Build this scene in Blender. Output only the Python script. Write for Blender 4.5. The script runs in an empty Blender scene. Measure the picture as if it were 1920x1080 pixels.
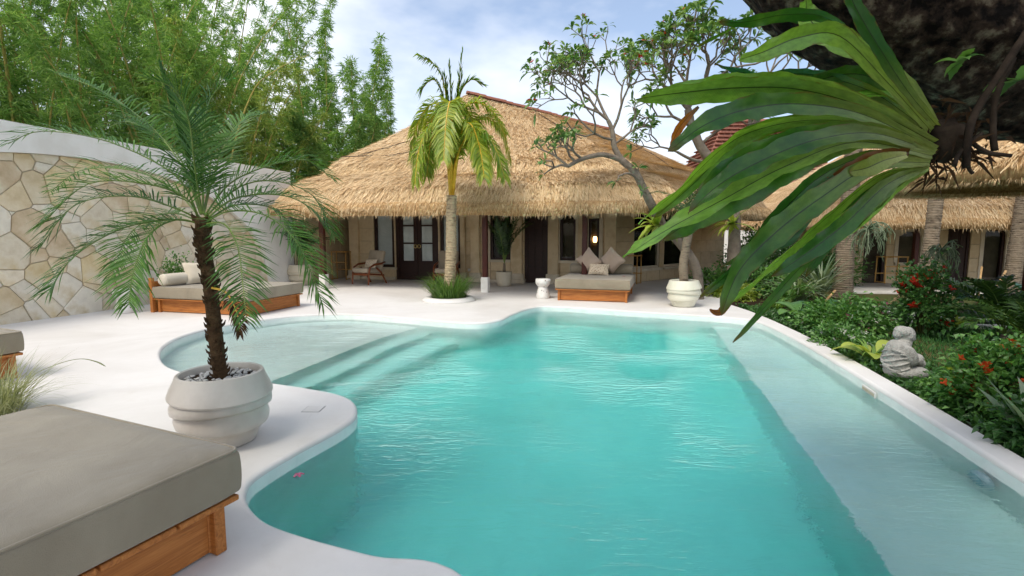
import bpy, bmesh, math, random
import numpy as np
from mathutils import Vector, Matrix
from mathutils.geometry import tessellate_polygon

random.seed(7); RNG = np.random.default_rng(7)
scene = bpy.context.scene
COL = scene.collection
R = math.radians; PI = math.pi

# ------------------------------------------------------------------ camera, sky, sun, exposure
FPX, CAM_H, PITCH = 960.0, 1.5, math.atan(100 / 960.0)
cam_data = bpy.data.cameras.new('camera')
cam_data.sensor_width = 36; cam_data.lens = 18; cam_data.clip_end = 2000; cam_data.clip_start = 0.05
cam = bpy.data.objects.new('camera', cam_data); COL.objects.link(cam)
cam.location = (0, 0, CAM_H); cam.rotation_euler = (PI / 2 - PITCH, 0, 0)
scene.camera = cam

SUN_EL, SUN_AZ = 57.0, 218.0        # azimuth: clockwise from +Y (behind the camera, to its left)
SKY_STRENGTH, SUN_STRENGTH = 0.115, 1.2
scene.view_settings.view_transform = 'Standard'
scene.view_settings.look = 'None'
scene.view_settings.exposure = 1.0
scene.view_settings.gamma = 1.0
scene.render.engine = 'CYCLES'
scene.cycles.use_denoising = True
scene.cycles.max_bounces = 8; scene.cycles.diffuse_bounces = 4; scene.cycles.glossy_bounces = 3; scene.cycles.transmission_bounces = 6; scene.cycles.transparent_max_bounces = 8
scene.cycles.use_adaptive_sampling = True; scene.cycles.adaptive_threshold = 0.02
scene.cycles.caustics_reflective = False; scene.cycles.caustics_refractive = True
scene.cycles.sample_clamp_indirect = 6

world = bpy.data.worlds.new('World'); scene.world = world
world.use_nodes = True
wn, wl = world.node_tree.nodes, world.node_tree.links
wn.clear()
w_out = wn.new('ShaderNodeOutputWorld'); w_bg = wn.new('ShaderNodeBackground')
sky = wn.new('ShaderNodeTexSky'); sky.sky_type = 'NISHITA'; sky.sun_disc = False
sky.sun_elevation = R(SUN_EL); sky.sun_rotation = R(SUN_AZ)
sky.air_density = 1.0; sky.dust_density = 2.5; sky.ozone_density = 1.0
w_tc = wn.new('ShaderNodeTexCoord')
w_map = wn.new('ShaderNodeMapping'); w_map.inputs['Scale'].default_value = (1.0, 1.0, 2.2)
w_map.inputs['Location'].default_value = (0.35, 0.1, 0.0)
w_noise = wn.new('ShaderNodeTexNoise'); w_noise.inputs['Scale'].default_value = 1.7
w_noise.inputs['Detail'].default_value = 6; w_noise.inputs['Roughness'].default_value = 0.52
w_ramp = wn.new('ShaderNodeValToRGB')
w_ramp.color_ramp.elements[0].position = 0.43; w_ramp.color_ramp.elements[0].color = (0.1, 0.1, 0.1, 1)
w_ramp.color_ramp.elements[1].position = 0.68; w_ramp.color_ramp.elements[1].color = (0.97, 0.97, 0.97, 1)
w_mix = wn.new('ShaderNodeMixRGB'); w_mix.inputs['Color2'].default_value = (5.9, 6.0, 6.2, 1)   # bright thin cloud
wl.new(w_tc.outputs['Generated'], w_map.inputs['Vector']); wl.new(w_map.outputs['Vector'], w_noise.inputs['Vector'])
wl.new(w_noise.outputs['Fac'], w_ramp.inputs['Fac']); wl.new(w_ramp.outputs['Color'], w_mix.inputs['Fac'])
wl.new(sky.outputs['Color'], w_mix.inputs['Color1']); wl.new(w_mix.outputs['Color'], w_bg.inputs['Color'])
w_bg.inputs['Strength'].default_value = SKY_STRENGTH
wl.new(w_bg.outputs['Background'], w_out.inputs['Surface'])

sun_data = bpy.data.lights.new('sun', 'SUN'); sun_data.energy = SUN_STRENGTH
sun_data.angle = R(22); sun_data.color = (1.0, 0.94, 0.84)
sun = bpy.data.objects.new('sun', sun_data); COL.objects.link(sun)
_sd = Vector((math.sin(R(SUN_AZ)) * math.cos(R(SUN_EL)), math.cos(R(SUN_AZ)) * math.cos(R(SUN_EL)), math.sin(R(SUN_EL))))
sun.location = _sd * 60; sun.rotation_euler = _sd.to_track_quat('Z', 'Y').to_euler()

# ------------------------------------------------------------------ surveying: photograph points to places on the site
_cp, _sp = math.cos(PITCH), math.sin(PITCH)
SA = R(14.8); _ca, _sa = math.cos(SA), math.sin(SA)     # the pool's long axis against the view axis
def _ray(x, y):
    dx, dy = (x - 960) / FPX, (540 - y) / FPX
    return Vector((dx, _cp + dy * _sp, -_sp + dy * _cp))
def P(x, y, z=0.0):
    d = _ray(x, y); return Vector((0, 0, CAM_H)) + d * ((z - CAM_H) / d.z)
def PD(x, y, Y):
    d = _ray(x, y); return Vector((0, 0, CAM_H)) + d * (Y / d.y)
def S(v, u, z=0.0):                                     # site frame: v across, u along the pool
    return Vector((v * _ca + u * _sa, -v * _sa + u * _ca, z))
def to_site(p): return (p[0] * _ca - p[1] * _sa, p[0] * _sa + p[1] * _ca)

# ------------------------------------------------------------------ objects
def props(o, label=None, cat=None, group=None, kind=None):
    if label: o['label'] = label
    if cat: o['category'] = cat
    if group: o['group'] = group
    if kind: o['kind'] = kind
    return o
def thing(name, label, cat, loc=(0, 0, 0), rz=0.0, group=None):
    o = bpy.data.objects.new(name, None); COL.objects.link(o)
    o.empty_display_size = 0.1
    o.location = loc; o.rotation_euler = (0, 0, rz)
    return props(o, label, cat, group)
def add_mesh(name, me, parent=None, loc=(0, 0, 0), rot=(0, 0, 0), sc=(1, 1, 1)):
    o = bpy.data.objects.new(name, me); COL.objects.link(o); o.parent = parent
    o.location = loc; o.rotation_euler = rot; o.scale = sc
    return o
def copy_tree(o, parent=None, **kw):
    c = o.copy(); COL.objects.link(c); c.parent = parent
    for ch in list(o.children): copy_tree(ch, c)
    if kw.get('loc') is not None: c.location = kw['loc']
    if kw.get('rz') is not None: c.rotation_euler = (0, 0, kw['rz'])
    if kw.get('label'): c['label'] = kw['label']
    if kw.get('s'): c.scale = (kw['s'],) * 3
    return c

class MB:
    """collects vertices and faces (numpy) for one mesh"""
    def __init__(s): s.V = []; s.F = []; s.n = 0; s.A = {}; s.M = []
    def add(s, V, F, mi=0, **attr):
        V = np.asarray(V, float).reshape(-1, 3); m = len(V)
        if isinstance(F, np.ndarray): Fs = [F]
        else:
            by = {}
            for f in F: by.setdefault(len(f), []).append(f)
            Fs = [np.array(x, int) for x in by.values()]
        for f in Fs: s.F.append(f + s.n); s.M.append(np.full(len(f), mi))
        s.V.append(V)
        for k, a in attr.items():
            s.A.setdefault(k, []).append((s.n, np.broadcast_to(np.asarray(a, float), (m,))))
        s.n += m; return s
    def box(s, c, d, rz=0.0, mat=None, mi=0, taper=1.0, **at):
        x, y, z = [q / 2 for q in d]
        V = np.array([(-x, -y, -z), (x, -y, -z), (x, y, -z), (-x, y, -z), (-x * taper, -y * taper, z), (x * taper, -y * taper, z), (x * taper, y * taper, z), (-x * taper, y * taper, z)])
        if mat is not None: V = V @ np.array(mat.to_3x3()).T
        if rz: V = V @ np.array(Matrix.Rotation(rz, 3, 'Z')).T
        return s.add(V + np.array(c), [(0, 3, 2, 1), (4, 5, 6, 7), (0, 1, 5, 4), (1, 2, 6, 5), (2, 3, 7, 6), (3, 0, 4, 7)], mi, **at)
    def bbox(s, c, d, b=0.01, seg=2, rz=0.0, mat=None, mi=0, **at):     # bevelled box
        bm = bmesh.new(); bmesh.ops.create_cube(bm, size=1.0)
        for v in bm.verts: v.co = Vector((v.co.x * d[0], v.co.y * d[1], v.co.z * d[2]))
        bmesh.ops.bevel(bm, geom=bm.edges[:], offset=min(b, min(d) * 0.49), segments=seg, profile=0.5, affect='EDGES')
        return s.bm(bm, c, rz, mat, mi, **at)
    def bm(s, bm, c=(0, 0, 0), rz=0.0, mat=None, mi=0, **at):
        bm.verts.index_update()
        V = np.array([v.co[:] for v in bm.verts]); F = [[v.index for v in f.verts] for f in bm.faces]; bm.free()
        if mat is not None: V = V @ np.array(mat.to_3x3()).T
        if rz: V = V @ np.array(Matrix.Rotation(rz, 3, 'Z')).T
        return s.add(V + np.array(c), F, mi, **at)
    def tube(s, pts, rad, n=8, cap=True, wob=0.0, mi=0, **at):
        pts = np.array([tuple(p) for p in pts], float); k = len(pts)
        rad = np.broadcast_to(np.asarray(rad, float), (k,))
        T = np.gradient(pts, axis=0); T /= np.linalg.norm(T, axis=1)[:, None] + 1e-9
        ref = np.array((0, 0, 1.0)) if abs(T[0, 2]) < 0.9 else np.array((1.0, 0, 0))
        X = np.cross(ref, T[0]); X /= np.linalg.norm(X)
        V = []
        an = np.arange(n) * 2 * PI / n
        for i in range(k):
            X = X - T[i] * X.dot(T[i]); X /= np.linalg.norm(X) + 1e-9
            Y = np.cross(T[i], X)
            r = rad[i] * (1 + (RNG.uniform(-wob, wob, n) if wob else 0))
            V.append(pts[i] + np.outer(np.cos(an) * r, X) + np.outer(np.sin(an) * r, Y))
        V = np.concatenate(V)
        i, j = np.meshgrid(np.arange(k - 1), np.arange(n), indexing='ij')
        a = i * n + j; b = i * n + (j + 1) % n
        F = np.stack([a, b, b + n, a + n], -1).reshape(-1, 4)
        s.add(V, F, mi, **at)
        if cap:
            s.F.append(np.array([list(range(n))[::-1]]) + s.n - len(V)); s.M.append(np.array([mi]))
            s.F.append(np.array([list(range((k - 1) * n, k * n))]) + s.n - len(V)); s.M.append(np.array([mi]))
        return s
    def lathe(s, prof, n=32, c=(0, 0, 0), tilt=None, mi=0, **at):
        prof = np.array(prof, float); k = len(prof); an = np.arange(n) * 2 * PI / n
        V = np.stack([np.outer(prof[:, 0], np.cos(an)), np.outer(prof[:, 0], np.sin(an)), np.repeat(prof[:, 1:2], n, 1)], -1)
        if tilt is not None: V[..., 2] += tilt[:, None] * V[..., 0]
        i, j = np.meshgrid(np.arange(k - 1), np.arange(n), indexing='ij')
        a = i * n + j; b = i * n + (j + 1) % n
        F = [tuple(q) for q in np.stack([a, b, b + n, a + n], -1).reshape(-1, 4)]
        if prof[0, 0] > 1e-4: F.append(tuple(range(n))[::-1])
        if prof[-1, 0] > 1e-4: F.append(tuple(range((k - 1) * n, k * n)))
        return s.add(V.reshape(-1, 3) + np.array(c), F, mi, **at)
    def prism(s, poly, z0, z1, mi=0, **at):
        n = len(poly); V = [(p[0], p[1], z0) for p in poly] + [(p[0], p[1], z1) for p in poly]
        tri = tessellate_polygon([[Vector((p[0], p[1], 0)) for p in poly]])
        F = []
        for t in tri:
            a, b, c = [Vector((poly[i][0], poly[i][1], 0)) for i in t]
            if (b - a).cross(c - a).z < 0: t = t[::-1]
            F.append(tuple(t[::-1])); F.append(tuple(i + n for i in t))
        ar = sum(poly[i][0] * poly[(i + 1) % n][1] - poly[(i + 1) % n][0] * poly[i][1] for i in range(n))
        for i in range(n):
            j = (i + 1) % n
            F.append((i, j, j + n, i + n) if ar > 0 else (j, i, i + n, j + n))
        return s.add(V, F, mi, **at)
    def mesh(s, name, mat, smooth=False):
        me = bpy.data.meshes.new(name)
        V = np.concatenate(s.V).astype(np.float32)
        ks = [f.shape[1] for f in s.F]
        loops = np.concatenate([f.ravel() for f in s.F]).astype(np.int32)
        tot = np.concatenate([np.full(len(f), k) for f, k in zip(s.F, ks)]).astype(np.int32)
        st = np.concatenate([[0], np.cumsum(tot)[:-1]]).astype(np.int32)
        me.vertices.add(len(V)); me.vertices.foreach_set('co', V.ravel())
        me.loops.add(len(loops)); me.loops.foreach_set('vertex_index', loops)
        me.polygons.add(len(tot)); me.polygons.foreach_set('loop_start', st); me.polygons.foreach_set('loop_total', tot)
        mats = mat if isinstance(mat, (list, tuple)) else [mat]
        for m in mats: me.materials.append(m)
        if len(mats) > 1: me.polygons.foreach_set('material_index', np.concatenate(s.M).astype(np.int32))
        me.polygons.foreach_set('use_smooth', np.full(len(tot), bool(smooth)))
        for k, lst in s.A.items():
            a = np.zeros(len(V), np.float32)
            for o, arr in lst: a[o:o + len(arr)] = arr
            at = me.attributes.new(k, 'FLOAT', 'POINT'); at.data.foreach_set('value', a)
        me.update(calc_edges=True)
        return me
    def build(s, name, mat, parent=None, smooth=False, loc=(0, 0, 0), rot=(0, 0, 0)):
        return add_mesh(name, s.mesh(name, mat, smooth), parent, loc, rot)

def structure(o): o['kind'] = 'structure'; return o
def smooth_angle(o, deg=40):
    me = o.data; me.polygons.foreach_set('use_smooth', np.ones(len(me.polygons), bool))
    try: me.set_sharp_from_angle(angle=R(deg))
    except Exception: pass
    return o

# ------------------------------------------------------------------ materials
MAT = {}
def rgb(h):
    h = h.lstrip('#'); c = [int(h[i:i + 2], 16) / 255 for i in (0, 2, 4)]
    return tuple(x / 12.92 if x <= 0.04045 else ((x + 0.055) / 1.055) ** 2.4 for x in c)
class NT:
    def __init__(s, name):
        s.m = bpy.data.materials.new(name); s.m.use_nodes = True
        s.t = s.m.node_tree; s.n = s.t.nodes; s.n.clear()
        s.out = s.n.new('ShaderNodeOutputMaterial')
    def new(s, t, **kw):
        nd = s.n.new('ShaderNode' + t)
        for k, v in kw.items():
            if k.startswith('_'): setattr(nd, k[1:], v)
            else:
                key = int(k[1:]) if k[0] == 'i' and k[1:].isdigit() else k.replace('__', ' ')
                if hasattr(v, 'is_output') or isinstance(v, bpy.types.NodeSocket): s.t.links.new(v, nd.inputs[key])
                else: nd.inputs[key].default_value = v
        return nd
    def link(s, a, b): s.t.links.new(a, b)
    def coord(s, kind='Object', scale=(1, 1, 1), rot=(0, 0, 0)):
        tc = s.new('TexCoord'); mp = s.new('Mapping'); mp.inputs['Scale'].default_value = scale; mp.inputs['Rotation'].default_value = rot
        s.link(tc.outputs[kind], mp.inputs['Vector']); return mp.outputs['Vector']
    def noise(s, vec, scale, detail=4, rough=0.55, dist=0.0):
        nd = s.new('TexNoise'); s.link(vec, nd.inputs['Vector'])
        nd.inputs['Scale'].default_value = scale; nd.inputs['Detail'].default_value = detail
        nd.inputs['Roughness'].default_value = rough; nd.inputs['Distortion'].default_value = dist
        return nd.outputs['Fac']
    def ramp(s, fac, stops):
        nd = s.new('ValToRGB'); s.link(fac, nd.inputs['Fac']); cr = nd.color_ramp
        while len(cr.elements) < len(stops): cr.elements.new(0.5)
        for e, (p, c) in zip(cr.elements, stops):
            e.position = p; e.color = (c[0], c[1], c[2], 1) if not isinstance(c, (int, float)) else (c, c, c, 1)
        return nd.outputs['Color']
    def mix(s, fac, a, b, mode='MIX'):
        nd = s.new('MixRGB'); nd.blend_type = mode
        for i, v in ((0, fac), (1, a), (2, b)):
            if isinstance(v, bpy.types.NodeSocket): s.link(v, nd.inputs[i])
            else: nd.inputs[i].default_value = v if i == 0 else (*v[:3], 1)
        return nd.outputs[0]
    def attr(s, name): 
        nd = s.new('Attribute'); nd.attribute_name = name; return nd.outputs['Fac']
    def math(s, op, a, b=0.0):
        nd = s.new('Math'); nd.operation = op
        for i, v in ((0, a), (1, b)):
            if isinstance(v, bpy.types.NodeSocket): s.link(v, nd.inputs[i])
            else: nd.inputs[i].default_value = v
        return nd.outputs[0]
    def bump(s, h, strength=0.3, dist=0.02):
        nd = s.new('Bump'); s.link(h, nd.inputs['Height']); nd.inputs['Strength'].default_value = strength; nd.inputs['Distance'].default_value = dist
        return nd.outputs['Normal']
    def principled(s, color, rough=0.6, spec=0.5, normal=None, **kw):
        nd = s.new('BsdfPrincipled')
        for k, v in (('Base Color', color), ('Roughness', rough), ('Specular IOR Level', spec)):
            if isinstance(v, bpy.types.NodeSocket): s.link(v, nd.inputs[k])
            else: nd.inputs[k].default_value = (*v[:3], 1) if k == 'Base Color' else v
        if normal is not None: s.link(normal, nd.inputs['Normal'])
        for k, v in kw.items(): nd.inputs[k.replace('_', ' ')].default_value = v
        return nd.outputs[0]
    def done(s, sh): s.link(sh, s.out.inputs['Surface']); MAT[s.m.name] = s.m; return s.m

def simple(name, c1, c2, scale=4.0, rough=0.6, spec=0.4, bump=0.15, bscale=None, stretch=(1, 1, 1), detail=5, lo=0.35, hi=0.65, c3=None, bdist=0.01):
    """two or three tones broken up by noise, with fine relief"""
    t = NT(name); v = t.coord('Object', stretch)
    f = t.noise(v, scale, detail, 0.6)
    col = t.ramp(f, [(lo, c1), (hi, c2)] if c3 is None else [(lo, c1), ((lo + hi) / 2, c2), (hi, c3)])
    info = t.new('ObjectInfo')
    hsv = t.new('HueSaturation'); t.link(col, hsv.inputs['Color'])
    t.link(t.math('ADD', t.math('MULTIPLY', info.outputs['Random'], 0.16), 0.92), hsv.inputs['Value'])
    nrm = t.bump(t.noise(v, bscale or scale * 6, 6, 0.65), bump, bdist) if bump else None
    return t.done(t.principled(hsv.outputs['Color'], rough, spec, nrm))

def leafmat(name, dark, light, rough=0.45, trans=0.3, spec=0.45, tcol=None, scale=3.0):
    """foliage: tone varies leaf by leaf (attribute rnd), some light passes through"""
    t = NT(name)
    col = t.ramp(t.attr('rnd'), [(0.0, dark), (0.55, tuple((a + b) / 2 for a, b in zip(dark, light))), (1.0, light)])
    n = t.noise(t.coord('Object'), scale, 3)
    col = t.mix(t.math('MULTIPLY', n, 0.5), col, tuple(x * 0.55 for x in dark))
    p = t.principled(col, rough, spec)
    tr = t.new('BsdfTranslucent')
    t.link(t.mix(1.0, col, tcol or (1.25, 1.3, 0.6), 'MULTIPLY'), tr.inputs['Color'])
    ms = t.new('MixShader'); ms.inputs[0].default_value = trans
    t.link(p, ms.inputs[1]); t.link(tr.outputs[0], ms.inputs[2])
    return t.done(ms.outputs[0])
# ---- material set
def build_materials():
    # limewashed cement deck: off-white, faint trowel clouds and stains
    t = NT('deck_plaster'); v = t.coord('Object')
    big = t.noise(v, 0.55, 6, 0.6, 0.6); fine = t.noise(v, 9, 6, 0.7)
    col = t.ramp(big, [(0.3, rgb('#cbc7c0')), (0.5, rgb('#d8d5d0')), (0.72, rgb('#e1dfdb'))])
    stain = t.ramp(t.noise(v, 1.7, 8, 0.72, 1.2), [(0.6, 0.0), (0.78, 1.0)])
    col = t.mix(t.math('MULTIPLY', stain, 0.35), col, rgb('#bfb5a8'))
    cr = t.new('TexVoronoi'); cr.feature = 'DISTANCE_TO_EDGE'; cr.inputs['Scale'].default_value = 0.45
    dst = t.mix(0.22, v, (0, 0, 0)); nz = t.new('TexNoise'); t.link(v, nz.inputs['Vector']); nz.inputs['Scale'].default_value = 1.6; nz.inputs['Detail'].default_value = 6
    t.link(t.mix(0.35, v, nz.outputs['Color'], 'ADD'), cr.inputs['Vector'])
    crack = t.math('MULTIPLY', t.ramp(cr.outputs['Distance'], [(0.0, 1.0), (0.0035, 0.0)]), t.ramp(t.noise(v, 0.9, 3), [(0.5, 0.0), (0.6, 1.0)]))
    col = t.mix(t.math('MULTIPLY', crack, 0.06), col, rgb('#8d857a'))
    col = t.mix(t.math('MULTIPLY', t.ramp(fine, [(0.45, 0.0), (0.75, 1.0)]), 0.18), col, rgb('#c6c1ba'))
    t.done(t.principled(col, 0.62, 0.35, t.bump(fine, 0.12, 0.01)))
    t = NT('pool_plaster'); v = t.coord('Object')
    col = t.ramp(t.noise(v, 3.5, 8, 0.7, 0.8), [(0.3, rgb('#e0e7e1')), (0.5, rgb('#ebf0ea')), (0.7, rgb('#f2f5f0'))])
    t.done(t.principled(col, 0.6, 0.3))
    # water: clear surface with ripples, absorbs red with depth
    t = NT('water'); v = t.coord('Object', (1, 1, 1), (0, 0, SA))
    n1 = t.noise(t.coord('Object', (0.8, 2.4, 1), (0, 0, SA)), 2.6, 3, 0.5, 0.8)
    n2 = t.noise(t.coord('Object', (1, 2.6, 1), (0, 0, SA + 0.25)), 9, 3, 0.55, 0.6)
    n3 = t.noise(v, 0.7, 2, 0.5)
    amp = t.ramp(n3, [(0.4, 0.25), (0.62, 1.0)])
    n4 = t.noise(t.coord('Object', (1, 2.2, 1), (0, 0, SA - 0.35)), 24, 3, 0.55, 0.5)
    h = t.math('MULTIPLY', t.math('ADD', t.math('ADD', n1, t.math('MULTIPLY', n2, 0.5)), t.math('MULTIPLY', n4, 0.13)), amp)
    nrm = t.bump(h, 0.5, 0.055)
    gl = t.new('BsdfGlossy'); gl.inputs['Roughness'].default_value = 0.02; gl.inputs['Color'].default_value = (0.95, 0.97, 0.98, 1); t.link(nrm, gl.inputs['Normal'])
    fr = t.new('Fresnel'); fr.inputs['IOR'].default_value = 1.33; t.link(nrm, fr.inputs['Normal'])
    rf = t.new('BsdfRefraction'); rf.inputs['IOR'].default_value = 1.33; rf.inputs['Roughness'].default_value = 0.0; t.link(nrm, rf.inputs['Normal'])
    ms = t.new('MixShader'); t.link(fr.outputs[0], ms.inputs[0]); t.link(rf.outputs[0], ms.inputs[1]); t.link(gl.outputs[0], ms.inputs[2])
    va = t.new('VolumeAbsorption'); va.inputs['Color'].default_value = (0.06, 0.975, 0.955, 1); va.inputs['Density'].default_value = 0.5
    t.link(va.outputs[0], t.out.inputs['Volume'])
    t.done(ms.outputs[0])
    # thatch
    t = NT('thatch'); r = t.attr('rnd')
    col = t.ramp(r, [(0.0, rgb('#957a56')), (0.25, rgb('#d4b488')), (0.6, rgb('#e9cfa2')), (0.85, rgb('#f2e0ba')), (1.0, rgb('#d8b890'))])
    n = t.noise(t.coord('Object'), 0.8, 4, 0.6)
    col = t.mix(t.math('MULTIPLY', t.ramp(n, [(0.35, 0.0), (0.7, 1.0)]), 0.4), col, rgb('#c8a878'))
    t.done(t.principled(col, 0.75, 0.25))
    t = NT('thatch_base'); n = t.noise(t.coord('Object', (9, 9, 2)), 3, 6, 0.7)
    t.done(t.principled(t.ramp(n, [(0.3, rgb('#8a6c48')), (0.55, rgb('#c09c6e')), (0.75, rgb('#dcbc8e'))]), 0.9, 0.1, t.bump(n, 0.9, 0.05)))
    simple('stucco', rgb('#e2ded5'), rgb('#edeae3'), 1.2, 0.8, 0.2, 0.15, 18, c3=rgb('#e7e3da'))
    simple('wall_stone', rgb('#cbb48e'), rgb('#dcc8a6'), 2.0, 0.85, 0.2, 0.3, 22, c3=rgb('#d3bd98'))
    simple('wall_base', rgb('#a8967a'), rgb('#b8a68a'), 2.0, 0.9, 0.1, 0.2, 20)
    simple('pale_stone', rgb('#cdc0a8'), rgb('#dfd4be'), 3.0, 0.85, 0.2, 0.3, 22)
    for nm, a, b, c in (('flag_cream', '#cabb9e', '#e0d5be', '#d2bf98'), ('flag_white', '#d0c8b6', '#e2dac8', '#c9b896'),
                        ('flag_tan', '#bfa984', '#d4c2a0', '#dfd2b8'), ('flag_ochre', '#c4ab7c', '#d8c69e', '#ddd2bc'), ('flag_brown', '#b39c7a', '#cab697', '#d9ccb2')):
        simple(nm, rgb(a), rgb(b), 2.6, 0.8, 0.25, 0.45, 9, c3=rgb(c), detail=8, lo=0.3, hi=0.7, bdist=0.03)
    simple('mortar', rgb('#bcae96'), rgb('#cbbfa8'), 6, 0.95, 0.1, 0.3)
    # woods
    def wood(name, a, b, c, rough, axis=(12, 1, 12), spec=0.35):
        t = NT(name); v = t.coord('Object', axis)
        n = t.noise(v, 2.2, 6, 0.6, 1.4)
        t.done(t.principled(t.ramp(n, [(0.3, a), (0.5, b), (0.7, c)]), rough, spec, t.bump(n, 0.15, 0.01)))
    wood('teak', rgb('#8a5226'), rgb('#aa6a32'), rgb('#bd7c40'), 0.5, (1.2, 16, 16))
    wood('teak_side', rgb('#8a5226'), rgb('#aa6a32'), rgb('#bd7c40'), 0.5, (16, 1.2, 16))
    wood('chair_wood', rgb('#5b2d17'), rgb('#7a4020'), rgb('#91522c'), 0.4)
    wood('dark_wood', rgb('#231410'), rgb('#321d17'), rgb('#44281e'), 0.5)
    wood('post_wood', rgb('#36160f'), rgb('#482018'), rgb('#57291e'), 0.45, (12, 12, 1))
    wood('bamboo_rod', rgb('#a87a3c'), rgb('#c89850'), rgb('#d9b06c'), 0.4, (6, 6, 1.2))
    wood('stake', rgb('#8f6f45'), rgb('#ad8b5b'), rgb('#c4a676'), 0.7, (6, 6, 1.2))
    # fabrics
    def fabric(name, a, b, s=260.0, sheen=0.3):
        t = NT(name); v = t.coord('Object')
        big = t.noise(v, 1.6, 4, 0.6, 0.5); w = t.noise(v, s, 2, 0.5)
        crease = t.noise(v, 3.2, 3, 0.5, 1.0)
        t.done(t.principled(t.ramp(big, [(0.32, a), (0.68, b)]), 0.85, 0.2, t.bump(t.math('ADD', t.math('MULTIPLY', w, 0.15), crease), 0.35, 0.045), Sheen_Weight=sheen))
    fabric('taupe_fabric', rgb('#857b68'), rgb('#9a907c'))
    fabric('cushion_fabric', rgb('#a1937e'), rgb('#b3a793'))
    fabric('pillow_fabric', rgb('#b8a391'), rgb('#c7b4a3'))
    fabric('cream_fabric', rgb('#bdb29d'), rgb('#cfc6b4'))
    t = NT('print_fabric'); v = t.coord('Object')
    vo = t.new('TexVoronoi'); t.link(v, vo.inputs['Vector']); vo.inputs['Scale'].default_value = 26
    n = t.noise(v, 30, 3)
    col = t.ramp(t.math('ADD', vo.outputs['Distance'], t.math('MULTIPLY', n, 0.5)), [(0.42, rgb('#8c6a52')), (0.5, rgb('#b49a80')), (0.62, rgb('#d9cab2'))])
    t.done(t.principled(col, 0.85, 0.2))
    # ceramics and concrete
    simple('pot_glaze', rgb('#b9b1a5'), rgb('#cbc4b9'), 1.6, 0.3, 0.5, 0.05, 30, c3=rgb('#c2bab0'))
    simple('pot_white', rgb('#cfccb8'), rgb('#dedccb'), 1.8, 0.35, 0.5, 0.05, 30)
    simple('pot_cream', rgb('#c5baa2'), rgb('#d6ccb6'), 2, 0.6, 0.3, 0.1, 40)
    t = NT('terrazzo'); v = t.coord('Object')
    vo = t.new('TexVoronoi'); t.link(v, vo.inputs['Vector']); vo.inputs['Scale'].default_value = 13; vo.inputs['Randomness'].default_value = 0.8
    t.done(t.principled(t.ramp(vo.outputs['Distance'], [(0.0, rgb('#5d5349')), (0.16, rgb('#6b6055')), (0.2, rgb('#dcd9d2')), (1.0, rgb('#e6e4de'))]), 0.45, 0.4))
    simple('pebble', rgb('#b9b6b0'), rgb('#d9d7d2'), 20, 0.7, 0.3, 0.0)
    simple('white_block', rgb('#dcd9d2'), rgb('#e8e6e0'), 3, 0.7, 0.3, 0.1)
    simple('statue_stone', rgb('#7f7d77'), rgb('#aeaca5'), 9, 0.95, 0.1, 0.9, 40, c3=rgb('#9c9a92'), lo=0.3, hi=0.7, bdist=0.02)
    simple('soil', rgb('#2b2119'), rgb('#41342a'), 6, 1.0, 0.05, 0.6, 30)
    simple('ground_earth', rgb('#3d4a26'), rgb('#5b5136'), 0.6, 1.0, 0.05, 0.4, 8)
    simple('path_stone', rgb('#bcb7ab'), rgb('#d4d0c6'), 2, 0.8, 0.2, 0.3)
    simple('red_tile', rgb('#7a4d3c'), rgb('#96685a'), 5, 0.85, 0.15, 0.3, c3=rgb('#8a5a48'))
    simple('metal_dark', rgb('#3a3a3a'), rgb('#4a4a4a'), 6, 0.4, 0.5, 0.0)
    simple('plastic_blue', rgb('#9cc0cc'), rgb('#b4d0d8'), 6, 0.35, 0.5, 0.0)
    simple('lens_blue', rgb('#5e97a8'), rgb('#7db0bd'), 6, 0.15, 0.6, 0.0)
    t = NT('brass'); t.done(t.principled(rgb('#c9b27a'), 0.3, 0.5, None, Metallic=0.8))
    t = NT('dark_glass'); t.done(t.principled(rgb('#0c0b0b'), 0.06, 0.6))
    t = NT('clear_glass'); g = t.new('BsdfGlossy'); g.inputs['Roughness'].default_value = 0.02; g.inputs['Color'].default_value = (1, 1, 1, 1)
    tr = t.new('BsdfTransparent'); tr.inputs['Color'].default_value = (0.96, 0.98, 0.98, 1); fr = t.new('Fresnel'); fr.inputs['IOR'].default_value = 1.22
    ms = t.new('MixShader'); t.link(fr.outputs[0], ms.inputs[0]); t.link(tr.outputs[0], ms.inputs[1]); t.link(g.outputs[0], ms.inputs[2]); t.done(ms.outputs[0])
    simple('curtain', rgb('#d2d4d2'), rgb('#e6e7e5'), 3, 0.9, 0.1, 0.0)
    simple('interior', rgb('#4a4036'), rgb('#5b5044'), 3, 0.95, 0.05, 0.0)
    t = NT('lamp_glow'); e = t.new('Emission'); e.inputs['Color'].default_value = (1, 0.55, 0.2, 1); e.inputs['Strength'].default_value = 6.0; t.done(e.outputs[0])
    # barks
    simple('palm_trunk', rgb('#52473b'), rgb('#8f816e'), 5, 0.95, 0.1, 0.8, 16, (1, 1, 3.5), c3=rgb('#7e705d'), lo=0.3, hi=0.7, bdist=0.03)
    simple('coco_trunk', rgb('#6a5a45'), rgb('#b5a485'), 5, 0.95, 0.1, 0.8, 14, (1, 1, 3), c3=rgb('#8d7c62'), lo=0.3, hi=0.7, bdist=0.03)
    simple('date_trunk', rgb('#3c2d20'), rgb('#6d563e'), 9, 0.95, 0.1, 0.9, 30, (1, 1, 1.8), lo=0.3, hi=0.7, bdist=0.03)
    simple('frangi_bark', rgb('#4f473d'), rgb('#857a6c'), 4, 0.9, 0.15, 0.6, 18, c3=rgb('#6a6055'), lo=0.3, hi=0.7, bdist=0.02)
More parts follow.
